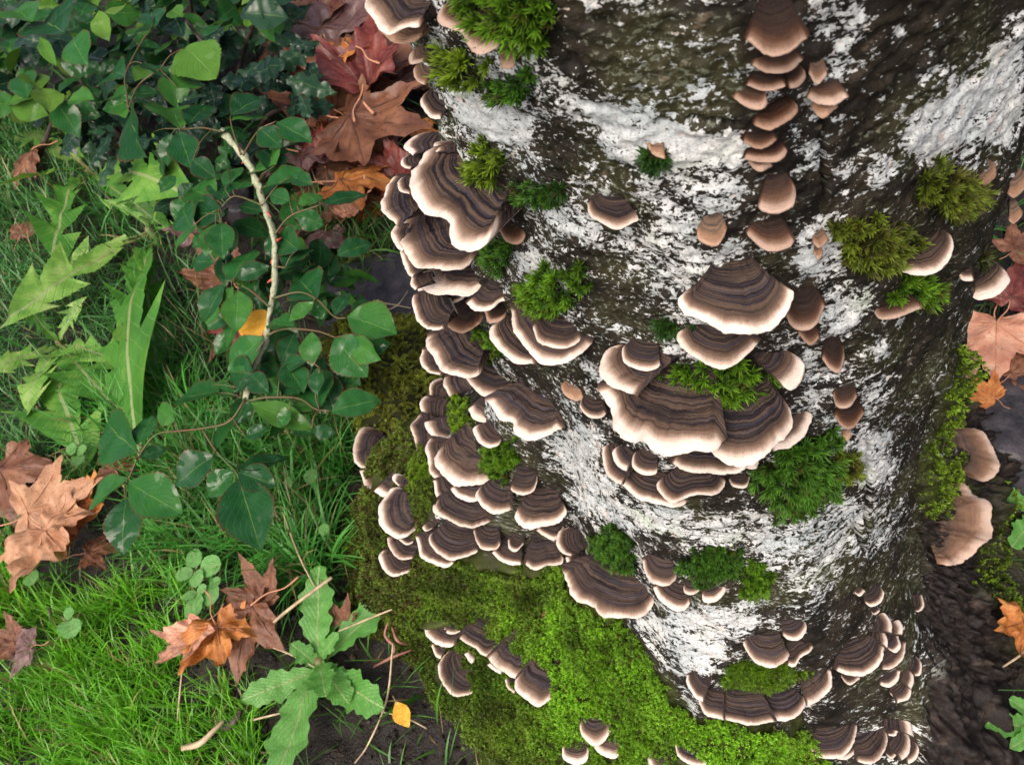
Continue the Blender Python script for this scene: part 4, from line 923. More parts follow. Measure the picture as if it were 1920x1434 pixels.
def carpet_shoots(P, Nn, x, y, bright):
    n = len(P)
    A = Nn + rng.normal(0, .38, (n, 3)) + np.array([0, 0, .25]); A /= np.linalg.norm(A, axis=1, keepdims=True)
    big = fbm(P[:, 0] * 45, P[:, 1] * 45, P[:, 2] * 45, 2)
    k = (rng.uniform(.5, 1.4, n) * (1.05 + .55 * big))[:, None]
    cl = bright[0] * k; ct = bright[1] * k
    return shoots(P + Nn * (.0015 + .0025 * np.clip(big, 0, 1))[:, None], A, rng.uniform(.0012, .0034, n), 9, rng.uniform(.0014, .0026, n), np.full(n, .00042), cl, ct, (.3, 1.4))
P, Nn, x, y = carpet(MOSSAREA[0], 34000, '')
lime = np.clip(np.exp(-((x - 1130) / 190) ** 2 - ((y - 1240) / 130) ** 2) * 1.2 + np.exp(-((x - 1350) / 250) ** 2 - ((y - 1400) / 70) ** 2), 0, 1)[:, None]  # lime-green moss colour, strongest in two patches low on the trunk
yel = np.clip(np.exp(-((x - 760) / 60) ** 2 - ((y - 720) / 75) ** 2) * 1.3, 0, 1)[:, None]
lime = lime + .35 * vn(P[:, 0] * 60, P[:, 1] * 60, 0)[:, None]; lime = np.clip(lime, 0, 1)
b0 = np.array([.060, .100, .010]) * (1 - lime) + np.array([.085, .225, .010]) * lime; b1 = np.array([.170, .265, .030]) * (1 - lime) + np.array([.245, .500, .028]) * lime
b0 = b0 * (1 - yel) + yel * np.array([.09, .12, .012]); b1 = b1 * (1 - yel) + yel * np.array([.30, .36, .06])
olive = (rng.random((len(P), 1)) < .34 * (1 - lime) * (x < 800)[:, None] + .05); b0 = np.where(olive, [.050, .038, .012], b0); b1 = np.where(olive, [.11, .085, .028], b1)
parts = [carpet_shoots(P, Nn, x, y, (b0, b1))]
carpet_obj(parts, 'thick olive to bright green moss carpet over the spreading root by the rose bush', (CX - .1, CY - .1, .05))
far = []
for poly in MOSSAREA[1:]:
    P, Nn, x, y = carpet(poly, 4600, '')
    n = len(P)
    if n: far.append(carpet_shoots(P, Nn, x, y, (np.tile([.075, .14, .008], (n, 1)), np.tile([.25, .39, .024], (n, 1)))))
carpet_obj(far, 'patchy green moss on the root beside the two tan brackets', (CX + .15, CY - .05, .03))

# mound of feathery moss on the ground behind the flank tiers
hc = atz(748., 735., 0.0); hum = empty('moss_hummock', hc); tag(hum, 'pale yellow-green hummock of feathery moss behind the flank brackets', 'moss')
HR, HH = (.058, .105), .070
def dome(a, r):
    x = r * HR[0] * np.cos(a); y = r * HR[1] * np.sin(a); k = 1 + .25 * np.sin(3 * a + 1) * r
    return np.stack([x * k, y * k, HH * np.clip(1 - r ** 2, 0, 1) ** .8 + .006 * fbm(x * 60, y * 60, 2, 2) - .006], -1)
aa = np.linspace(0, 2 * np.pi, 41); rr = np.linspace(.02, 1.15, 14); AA, RR = np.meshgrid(aa, rr)
link('mound', mesh_np('mound', dome(AA, RR).reshape(-1, 3), grid_faces(14, 41), cols={'col': np.tile([.035, .040, .010], (14 * 41, 1))}), M['moss'], hum)
n = 2000; a_ = rng.uniform(0, 2 * np.pi, n); r_ = np.sqrt(rng.random(n)) * 1.05; P = dome(a_, r_); fv, fc = [], []
Nn = np.stack([np.cos(a_) * r_, np.sin(a_) * r_, 1.1 - .5 * r_], -1); pale = np.clip(.55 + .6 * fbm(P[:, 0] * 35, P[:, 1] * 35, 0, 2), 0, 1)
t = np.linspace(0, 1, 9)[:, None]
for i in range(n):
    A = Nn[i] * .6 + rng.normal(0, .4, 3); A /= np.linalg.norm(A); Lf_ = rng.uniform(.006, .013)
    pts = P[i] + A * Lf_ * t + np.array([0, 0, -1]) * Lf_ * .4 * t ** 2; sh = rng.uniform(.6, 1.3); c0 = np.array([.10, .11, .012]) * (1 - pale[i]) + np.array([.20, .27, .02]) * pale[i]; c1 = np.array([.26, .26, .04]) * (1 - pale[i]) + np.array([.60, .68, .12]) * pale[i]
    v, c = shoots(pts, np.tile(A, (9, 1)), np.full(9, .0006), 6, np.full(9, .0024) * (1.15 - t[:, 0] * .7), np.full(9, .00045), np.tile(c0 * sh, (9, 1)), np.tile(c1 * sh, (9, 1)), (.5, 1.3))
    fv.append(v); fc.append(c)
fv = np.vstack(fv); fr_o = link('fronds', mesh_np('fronds', fv, np.arange(len(fv)).reshape(-1, 4), cols={'col': np.clip(np.vstack(fc), 0, 1)}, smooth=False), M['moss'], hum); fr_o['kind'] = 'stuff'

# ------------------------------------------------------------------ leaf shapes (unit length along +Y, face up)
def leaf_mesh(name, half, ny, nx, fold, arch, ripple, teeth=0.0, tfreq=10, seed=0, sweep=0.0, wmax=None, twist=0.0, side=0.0, asymy=0.0):
    r = np.random.default_rng(seed); y = np.linspace(0, 1, ny); hw = half(y)
    hl = hw * (1 + teeth * (np.abs(((y * tfreq) % 1) - .5) * 4 - 1)); wm = wmax or hw.max()
    u = np.linspace(-1, 1, nx); U, Yg = np.meshgrid(u, y)
    asym = 1 + side * U
    hr = half(np.clip(y + asymy, 0, 1)) if asymy else hl
    Xg = U * np.where(U < 0, hl[:, None], (hr * np.clip((1 - y) / .05, 0, 1) if asymy else hr)[:, None]) * asym; Y2 = Yg - sweep * np.abs(Xg) / max(wm, 1e-6)
    Zg = np.abs(Xg) * fold - arch * (Yg - .15) ** 2 + ripple * fbm(Xg * 5 + seed, Yg * 6, seed, 2) + ripple * .7 * np.sin(Yg * 19 + seed) * (np.abs(U) ** 2)
    Zg += twist * Xg * Yg
    V = np.stack([Xg, Y2, Zg], -1).reshape(-1, 3)
    e = np.abs(U).reshape(-1, 1); 
    return mesh_np(name, V, grid_faces(ny, nx), uv=np.stack([Xg / wm if wmax else U, Yg], -1).reshape(-1, 2), cols={'edge': np.hstack([e, e, e])})
def ovate(w, tip=1.6): return lambda y: w * np.clip(np.sin(np.pi * np.clip(y, 0, 1) ** .96), 0, 1) ** 1.02 * (1 + .1 * y) + 1e-4
ROSE = [leaf_mesh('leaflet', ovate(.285 + .014 * k), 30, 7, .18 + .06 * (k % 3), .10 + .05 * (k % 4), .018, .055, 13, k, side=.06 * (-1) ** k) for k in range(7)]
NARROW = [leaf_mesh('leaflet', ovate(.17), 22, 5, .35, .2, .02, .02, 9, 20 + k) for k in range(2)]
def holly_half(y): return .27 * np.sin(np.pi * np.clip(y, 0, 1) ** .8) ** .8 * (.62 + .55 * np.abs(((y * 4.0) % 1) - .5) * 2) + 1e-4
HOLLY = [leaf_mesh('leaf', holly_half, 30, 7, -.15, .12, .05, 0, 9, 40 + k) for k in range(4)]
def dand_half(seed, lobes, tipw):
    r = np.random.default_rng(seed)
    def f(y):
        env = .035 + .19 * np.clip((y - .2) / .6, 0, 1) ** .9
        ph = y * lobes + .22 * np.sin(y * 9 + seed) + .1 * np.sin(y * 23 + 2 * seed); saw = 1 - (ph % 1)                   # lobes point back towards the crown
        body = env * (.20 + 1.0 * saw ** 1.25) + .03 * np.abs(((y * 29) % 1) - .5) * (y > .2)
        tip = tipw * np.clip((1 - y) / .22, 0, 1) ** .8
        return np.where(y > .78, np.minimum(tip, tipw), body) * np.clip((1.0 - y) / .03, 0, 1) * np.where(y < .14, .55, 1) + 1e-4
    return f
DAND = [leaf_mesh('leaf', dand_half(k, 3.6 + .7 * (k % 3), .19), 90, 7, .25, 0.16 + .10 * (k % 3), .016, 0, 1, 60 + k, sweep=.09, wmax=.22, side=.1 * (-1) ** k, asymy=.05 + .02 * k, twist=.5 * (-1) ** k) for k in range(6)]
def ros_half(seed):
    def f(y):
        env = .035 + .13 * np.sin(np.pi * np.clip((y - .05) / .98, 0, 1) ** 1.15)
        return env * (1 + .14 * np.sin(y * 21 + seed) + .10 * np.sin(y * 47 + 2 * seed)) * np.clip((1 - y) / .04, 0, 1) ** .6 + 1e-4
    return f
ROSET = [leaf_mesh('leaf', ros_half(k), 60, 7, .22, .10 + .05 * (k % 3), .018, 0, 1, 80 + k, wmax=.17) for k in range(4)]
ROUND = [leaf_mesh('leaf', lambda y: .46 * np.sqrt(np.clip(1 - (2 * y - 1) ** 2, 0, 1)) + 1e-4, 18, 7, .12, .15, .02, .04, 8, 95 + k) for k in range(3)]

_MO = [(0, 1.0), (6, .82), (11, .80), (15, .66), (21, .62), (27, .54), (32, .64), (37, .66), (43, .82), (48, .93), (52, .76), (58, .74), (62, .64), (70, .55), (80, .50), (90, .54), (97, .52), (106, .64), (113, .47), (125, .40), (140, .28), (160, .20), (180, .06)]
_ang = np.radians([a for a, _ in _MO]); _rad = np.array([r for _, r in _MO])
class Maple:
    def __init__(s, k, curl, fold, bend, ripple):
        s.k, s.curl, s.fold, s.bend, s.ripple = k, curl, fold, bend, ripple
        n = 96; a = np.linspace(-np.pi, np.pi, n + 1)[:-1]
        a = np.sort(np.concatenate([a, _ang[:-1], -_ang[1:-1]])); rr = np.interp(np.abs(a), _ang, _rad) * (1 + .13 * fbm(a * 2.2 + k * 3, k, 0, 2)) * (1 + .12 * np.sin(a + k))
        S = np.linspace(0, 1, 9)[1:]; n = len(a)
        X = (S[:, None] * rr * np.sin(a)); Y = (S[:, None] * rr * np.cos(a))
        V = np.vstack([[[0, 0, 0]], np.stack([X, Y, 0 * X], -1).reshape(-1, 3)])
        V = s.deform(V)
        i = 1 + np.arange(len(S) - 1)[:, None] * n; j = np.arange(n)[None]; jn = (j + 1) % n
        F = np.stack([i + j, i + n + j, i + n + jn, i + jn], -1).reshape(-1, 4)
        F3 = np.stack([np.zeros(n, int), 1 + np.arange(n), 1 + (np.arange(n) + 1) % n], -1)
        s.blade = mesh_np('blade', V, F[:, ::-1], F3[:, ::-1])
        s.veins = []
        for ang, L in ((0, .9), (48, .82), (-48, .82), (106, .54), (-106, .54)):
            t = np.linspace(.0, L, 8); aa = math.radians(ang); pts = np.stack([t * math.sin(aa), t * math.cos(aa), 0 * t], -1)
            tv, tf, tf3 = tube(s.deform(pts) + [0, 0, .004], list(np.linspace(.010, .003, 8)), 5, 2)
            s.veins.append(mesh_np('vein', tv, tf, tf3))
        pts = np.array([[0, 0, .003], [.03, -.25, .02], [-.02, -.5, .0], [.04, -.72, -.01]])
        tv, tf, tf3 = tube(pts, [.014, .010, .010, .016], 6, 4); s.petiole = mesh_np('petiole', tv, tf, tf3)
    def deform(s, V):
        X, Y = V[:, 0], V[:, 1]; r2 = X ** 2 + Y ** 2
        Z = s.curl * r2 + s.fold * np.abs(X) + s.ripple * fbm(X * 3 + s.k, Y * 3, s.k, 3) + .5 * s.ripple * fbm(X * 9, Y * 9, s.k + 3, 2)
        if s.bend:
            th = Y * s.bend; R_ = 1 / s.bend; Y2 = np.where(Y > 0, np.sin(th) * R_ - 0 * Z, Y); Z = Z + np.where(Y > 0, (1 - np.cos(th)) * R_, 0); Y = Y2
        return np.stack([X, Y, Z], -1)
MAPLE = [Maple(0, .06, .05, 0, .05), Maple(1, -.22, .15, 0, .08), Maple(2, .35, .1, 0, .10), Maple(3, -.1, .55, .9, .08), Maple(4, .1, -.35, -1.1, .09), Maple(5, .02, .0, .5, .12)]

def frame(p0, p1, up, width=None, rollj=0.0):
    """matrix with +Y from p0 to p1, +Z close to up"""
    y = np.asarray(p1, float) - p0; L = np.linalg.norm(y); y = y / L
    z = np.asarray(up, float) + rng.normal(0, rollj, 3); z -= y * (z @ y); z /= np.linalg.norm(z); x = np.cross(y, z)
    wv = L if width is None else width
    Mx = Matrix.Identity(4)
    for k in range(3): Mx[k][0] = x[k] * wv; Mx[k][1] = y[k] * L; Mx[k][2] = z[k] * L; Mx[k][3] = p0[k]
    return Mx
def lerp_h(y): return float(np.interp(y, [0, 300, 600, 800, 1000], [.20, .17, .135, .115, .085]))

# ------------------------------------------------------------------ rose bush
rose = empty('rose_bush', atz(360., 60., 0.0)); tag(rose, 'wet rose bush with pale lichen-dotted cane and glossy dark leaflets', 'rose bush')
RINV = Matrix.Translation(-rose.location)
def hz(pts, dz=0): return np.array([atz(float(a), float(b), lerp_h(b) + dz) for a, b in pts])
CANE = [(418, 248), (455, 290), (478, 330), (495, 385), (515, 450), (515, 530), (505, 590), (498, 640), (475, 690), (460, 748)]
cp = hz(CANE, -.008); cp = np.vstack([cp[0] + [-.02, .16, 0] - [0, 0, cp[0][2] + .01], cp[0] + [-.01, .07, -.06], cp])
tv, tf, tf3 = tube(cp, [.0042, .0036, .0034, .0033, .0032, .0031, .003, .0029, .0028, .0027, .0025, .0022], 9, 7)
tv = tv + .0007 * rng.normal(size=tv.shape)
link('cane', mesh_np('cane', tv - np.array(rose.location), tf, tf3), M['cane'], rose)
STEMS = [[(460, 748), (430, 790), (380, 803), (335, 808), (292, 815), (262, 852), (240, 900)], [(380, 806), (405, 845), (440, 882), (447, 896)], [(465, 752), (500, 745), (560, 747), (592, 767), (620, 770)],
         [(510, 560), (560, 548), (595, 562), (627, 594), (650, 596)], [(500, 630), (530, 617), (590, 620), (630, 633)], [(505, 575), (470, 545), (440, 530)], [(492, 385), (440, 368), (412, 392)],
         [(452, 290), (435, 240), (432, 218)], [(415, 247), (380, 240), (345, 243)], [(515, 440), (545, 405), (602, 384)], [(520, 500), (535, 502)], [(495, 640), (480, 660)], [(455, 292), (485, 245), (518, 228)],
         [(240, 205), (238, 178), (235, 140), (262, 85), (285, 52)], [(600, 690), (592, 740), (598, 765)], [(300, 130), (260, 160), (240, 205)]]
spts = []
for st in STEMS:
    p3 = hz(st); spts.append(spline(p3, 24))
    tv, tf, tf3 = tube(p3, [.0010, .0008, .0006], 6, 4)
    link('branch', mesh_np('branch', tv - np.array(rose.location), tf, tf3), M['petiole'], rose)
spts.append(spline(cp, 80)); SALL = np.vstack(spts)
for (x, y) in [(500, 395), (522, 470), (524, 520), (508, 610), (482, 692), (455, 300), (505, 560), (500, 455)]:
    b = atz(float(x), float(y), lerp_h(y) - .006); k = SALL[np.argmin(((SALL - b) ** 2).sum(1))]; dr = rng.normal(size=3) * [1, 1, .4]; dr /= np.linalg.norm(dr)
    tv, tf, tf3 = tube(np.array([k, k + dr * .004, k + dr * .008 + [0, 0, -.0012]]), [.0019, .0011, .0001], 6, 3)
    link('thorn', mesh_np('thorn', tv - np.array(rose.location), tf, tf3), M['thorn'], rose)
LEAF = [  # base pixel -> tip pixel (width ratio 1, '' dark / 'p' pale / 'n' narrow)
 (240,897,157,950,''),(240,905,336,960,''),(236,932,222,1038,''),(257,846,187,790,''),(262,858,313,838,''),(258,835,284,775,''),(402,853,322,908,''),(437,881,388,932,''),(441,890,414,938,'p'),(405,842,442,774,''),
 (446,893,487,1028,''),(443,880,540,853,''),(446,884,516,908,''),(413,736,321,742,''),(470,757,585,801,'n'),(583,805,630,812,''),(620,772,712,742,''),(598,764,588,698,''),(562,742,535,688,''),(530,736,488,727,''),
 (606,383,688,360,''),(555,400,608,424,''),(560,386,606,360,''),(545,378,503,362,''),(533,503,578,456,''),(594,560,555,518,''),(590,567,540,600,''),(627,593,654,545,''),(650,592,743,621,''),(627,632,685,706,''),(658,636,709,675,''),
 (585,622,583,686,''),(553,611,498,605,''),(535,682,570,732,''),(575,676,512,692,''),(596,690,592,738,''),(496,632,420,694,''),(478,702,424,694,''),(470,712,440,735,''),(434,528,471,459,''),(443,523,503,497,''),(420,531,376,601,''),
 (436,536,409,581,''),(447,546,440,618,''),(420,402,358,398,''),(405,420,385,479,''),(415,416,416,482,''),(402,376,350,344,''),(416,376,427,328,''),(434,225,501,212,''),(432,216,491,179,''),(434,240,395,262,''),(485,240,526,274,''),
 (518,228,584,263,''),(504,320,511,277,''),(496,350,579,320,''),(440,358,491,312,''),(420,350,452,308,''),(336,248,356,311,''),(322,250,311,311,''),(338,240,318,189,''),(352,236,391,189,''),(243,208,258,291,''),(280,250,316,243,''),
 (240,178,299,172,''),(238,178,197,178,''),(233,139,187,132,''),(258,85,303,88,''),(290,51,280,17,''),(286,53,255,44,''),(345,88,398,136,'p'),(385,70,429,33,''),(38,88,12,132,'p'),(120,60,70,30,''),(135,70,150,110,''),(75,70,100,120,'n'),
 (185,20,200,75,'p'),(215,30,235,0,'p'),(330,165,375,140,''),(300,130,345,150,''),(60,40,20,10,''),(150,30,165,0,''),(520,310,480,290,''),(270,120,310,140,''),(545,330,585,345,''),(360,300,400,330,''),(330,330,300,360,''),
 (360,430,330,380,''),(470,700,500,735,''),(545,770,520,800,''),(395,720,440,740,''),(560,470,520,440,''),(460,820,500,800,''),(330,790,290,765,''),(240,640,210,600,'n'),
]
def put_leaf(me, mat, p0, p1, wratio, parent, name='leaflet', up=(0, -.12, 1), roll=.28):
    L = np.linalg.norm(np.asarray(p1) - p0)
    o = bpy.data.objects.new(name, me); COL.objects.link(o)
    if not me.materials: me.materials.append(None)
    o.material_slots[0].link = 'OBJECT'; o.material_slots[0].material = mat
    o.parent = parent; o.matrix_parent_inverse = Matrix.Identity(4)
    o.matrix_local = Matrix.Translation(-parent.location) @ frame(p0, p1, up, L * wratio, roll)
    return o
_np = 0
for (bx, by, tx, ty, kd) in LEAF:
    h = lerp_h(by); p0 = atz(float(bx), float(by), h); p1 = atz(float(tx), float(ty), h - rng.uniform(-.002, .016))
    me = random.choice(NARROW if kd == 'n' else ROSE); mt = M['rosepale'] if kd in ('p', 'n') and rng.random() < .9 else M['rose']
    put_leaf(me, mt, p0, p1, rng.uniform(.9, 1.12), rose)
    dd = ((SALL - p0) ** 2).sum(1); k = SALL[np.argmin(dd)]
    if 1e-6 < dd.min() < .045 ** 2 and dd.min() > .003 ** 2:
        tv, tf, tf3 = tube(np.array([k, (k + p0) / 2 + [0, 0, .003], p0 + (p1 - p0) * .04]), [.0006, .0005, .0004], 5, 3)
        link('petiole', mesh_np('petiole', tv - np.array(rose.location), tf, tf3), M['petiole'], rose)

_rp = [(340, 330), (560, 320), (690, 560), (700, 720), (560, 790), (400, 745), (375, 560)]; c = 0
while c < 120:
    x, y = rng.uniform(330, 700), rng.uniform(320, 790)
    if not inpoly(np.array(x), np.array(y), _rp): continue
    h = lerp_h(y) - rng.uniform(.01, .07); p0 = atz(x, y, h); a = rng.uniform(0, 2 * np.pi); L = rng.uniform(.022, .036)
    put_leaf(random.choice(ROSE), M['rose'], p0, p0 + np.array([math.cos(a), math.sin(a), rng.uniform(-.5, .1)]) * L, rng.uniform(.85, 1.1), rose, roll=.45); c += 1

# ------------------------------------------------------------------ dark holly and under-leaves behind the roses
def shrub(name, label, poly, n, meshes, mats, hr, lr, seed, stems):
    r = np.random.default_rng(seed); xs = [p[0] for p in poly]; ys = [p[1] for p in poly]
    root = empty(name, (*atz(float(np.mean(xs)), float(np.mean(ys)), 0)[:2], 0)); tag(root, label, 'shrub'); org = np.array(root.location)
    sp = []
    for st in stems:
        p3 = np.array([atz(float(a), float(b), h) for a, b, h in st]); sp.append(spline(p3, 30))
        tv, tf, tf3 = tube(p3, [.005, .0035, .002], 7, 5); link('stem', mesh_np('stem', tv - org, tf, tf3), M['wood'], root)
    c = 0
    while c < n:
        x, y = r.uniform(min(xs), max(xs)), r.uniform(min(ys), max(ys))
        if not inpoly(np.array(x), np.array(y), poly): continue
        h = r.uniform(*hr); p0 = atz(x, y, h); a = r.uniform(0, 2 * np.pi); L = r.uniform(*lr)
        p1 = p0 + np.array([math.cos(a), math.sin(a), r.uniform(-.6, .15)]) * L
        k = int(r.integers(len(meshes)))
        put_leaf(meshes[k], mats[int(r.integers(len(mats)))], p0, p1, r.uniform(.85, 1.15), root, 'leaf', (0, -.3, 1), .5)
        c += 1
    return root
shrub('holly_bush', 'dark bluish-green holly with spiny leaves between the roses and the maple leaves', [(150, 150), (330, 110), (400, 40), (520, 20), (590, 120), (605, 190), (560, 215), (470, 190), (330, 260), (200, 290), (130, 250)], 120, HOLLY, [M['holly']], (.03, .13), (.032, .055), 5,
      [[(300, 250, .0), (330, 150, .06), (400, 60, .11)], [(420, 260, .0), (450, 120, .05), (480, 30, .1)], [(260, 300, 0), (200, 220, .05), (150, 150, .09)]])
shrub('evergreen_shrub', 'low tangled evergreen shrub with dark oval leaves behind the dandelions', [(-60, -60), (560, -60), (520, 30), (380, 90), (300, 180), (120, 220), (60, 200), (-60, 200)], 300, ROSE, [M['rose'], M['rose'], M['holly'], M['rosepale'], M['rose'], M['holly']], (.04, .15), (.030, .052), 6,
      [[(0, 170, .0), (45, 185, .05), (85, 190, .07)], [(60, 320, .0), (90, 250, .05), (110, 190, .08)], [(350, 110, 0), (360, 40, .1), (350, -30, .16)], [(260, -20, .02), (330, 20, .1), (380, 80, .12)], [(20, 60, 0), (60, 20, .1), (90, -30, .15)]])
shrub('trailing_shrub', 'mixed small-leaved greenery trailing at the edge of the leaf litter', [(300, 180), (500, 170), (600, 200), (590, 240), (420, 300), (400, 420), (340, 440), (310, 330)], 46, ROSE + HOLLY, [M['rose'], M['holly']], (.02, .09), (.028, .045), 8, [[(420, 300, 0), (400, 240, .05), (360, 200, .07)], [(480, 260, 0), (500, 220, .04), (540, 200, .06)]])

# ------------------------------------------------------------------ dandelions
def rosette(crown, leaves, label, meshes, mat, hbase=.012, name='dandelion'):
    c = atz(*map(float, crown), 0.0); root = empty(name, c); tag(root, label, 'dandelion')
    for i, (tx, ty, h, wr) in enumerate(leaves):
        p0 = c + [0, 0, hbase] + rng.normal(0, .002, 3); p1 = atz(float(tx), float(ty), h)
        put_leaf(meshes[i % len(meshes)], mat, p0, p1, wr, root, 'leaf', (0, -.15, 1), .22)
    tv, tf, tf3 = tube(np.array([c + [0, 0, -.01], c + [0, 0, .006], c + [0, 0, hbase + .004]]), [.006, .007, .003], 8, 3)
    link('crown', mesh_np('crown', tv - c, tf, tf3), M['dandrosette'], root)
    return root
rosette((290, 445), [(-15, 580, .09, .72), (172, 765, .10, .70), (250, 722, .07, .55), (312, 345, .05, .4), (185, 352, .06, .55), (345, 420, .03, .4), (60, 520, .04, .5)],
        'big pale-lobed dandelion spreading over the grass below the shrubs', DAND, M['dand'])
rosette((176, 335), [(93, 168, .12, .8), (312, 305, .10, .75), (45, 432, .09, .75), (-10, 330, .07, .65), (95, 375, .04, .55), (285, 395, .03, .6), (240, 250, .05, .55), (10, 215, .05, .7)],
        'upright bright dandelion with jagged leaves at the edge of the shrubs', DAND, M['dand'])
rosette((125, 655), [(15, 745, .07, .95), (100, 850, .06, .85), (-30, 690, .055, .9), (232, 655, .065, .9), (45, 575, .065, .9), (195, 745, .05, .85), (140, 555, .05, .8)], 'low loose dandelion with pale jagged leaves between the big dandelion and the tan maple leaf', DAND[::-1], M['dand'])
rosette((612, 1250), [(592, 1058, .035, 1.15), (733, 1113, .035, .95), (546, 1207, .03, 1.5), (452, 1312, .03, 1.1), (505, 1475, .045, .95), (627, 1190, .035, .9), (646, 1308, .03, 1.4), (712, 1328, .03, 1.2), (606, 1296, .045, 1.2), (640, 1120, .02, .8)],
        'flat rosette of toothed dandelion leaves on bare soil beside the mossy root', ROSET, M['dandrosette'])
rosette((1945, 985), [(1868, 915, .03, 1.1), (1905, 1020, .03, 1.2), (1990, 900, .03, 1.0)], 'green toothed weed half behind the tan-bracket root', ROSET, M['dandrosette'])
rosette((1960, 1370), [(1845, 1352, .02, 1.2), (1900, 1310, .03, 1.2), (1900, 1400, .02, 1.0)], 'green leafy weed at the foot of the rotten root', ROSET, M['dandrosette'])
def weed(center, leaves, label):
    c = atz(*map(float, center), 0.0); root = empty('clover_weed', c); tag(root, label, 'weed', 'small round-leaved weeds in the grass')
    for (bx, by, tx, ty) in leaves:
        p0 = atz(float(bx), float(by), .032); p1 = atz(float(tx), float(ty), .036)
        put_leaf(random.choice(ROUND), M['weed'], p0, p1, 1.0, root, 'leaf', (0, -.2, 1), .2)
        tv, tf, tf3 = tube(np.array([c, (c + p0) / 2 + [0, 0, .006], p0]), [.0008, .0007, .0006], 5, 3); link('stalk', mesh_np('stalk', tv - c, tf, tf3), M['weed'], root)
weed((368, 1100), [(370, 1062, 358, 1030), (362, 1070, 328, 1082), (375, 1066, 412, 1056), (366, 1072, 372, 1095), (368, 1110, 342, 1122), (370, 1112, 385, 1098), (366, 1115, 362, 1158), (392, 1098, 412, 1088), (392, 1100, 398, 1130)], 'tall pale clover-like weed beside the folded brown leaf')
weed((580, 900), [(575, 905, 590, 880), (545, 915, 535, 895), (600, 1000, 615, 985)], 'round-leaved weed in the long wet grass by the outer root')
weed((55, 1070), [(55, 1068, 48, 1050), (55, 1075, 62, 1092)], 'tiny two-leaved seedling in short grass under the tan maple leaf')
weed((145, 845), [(140, 850, 128, 832), (145, 850, 160, 838), (150, 855, 140, 872)], 'tiny three-leaved seedling between tan maple leaf and dandelion')
weed((125, 1160), [(122, 1160, 135, 1140), (125, 1165, 112, 1185), (128, 1165, 138, 1190)], 'pale seedling in the vivid short grass')

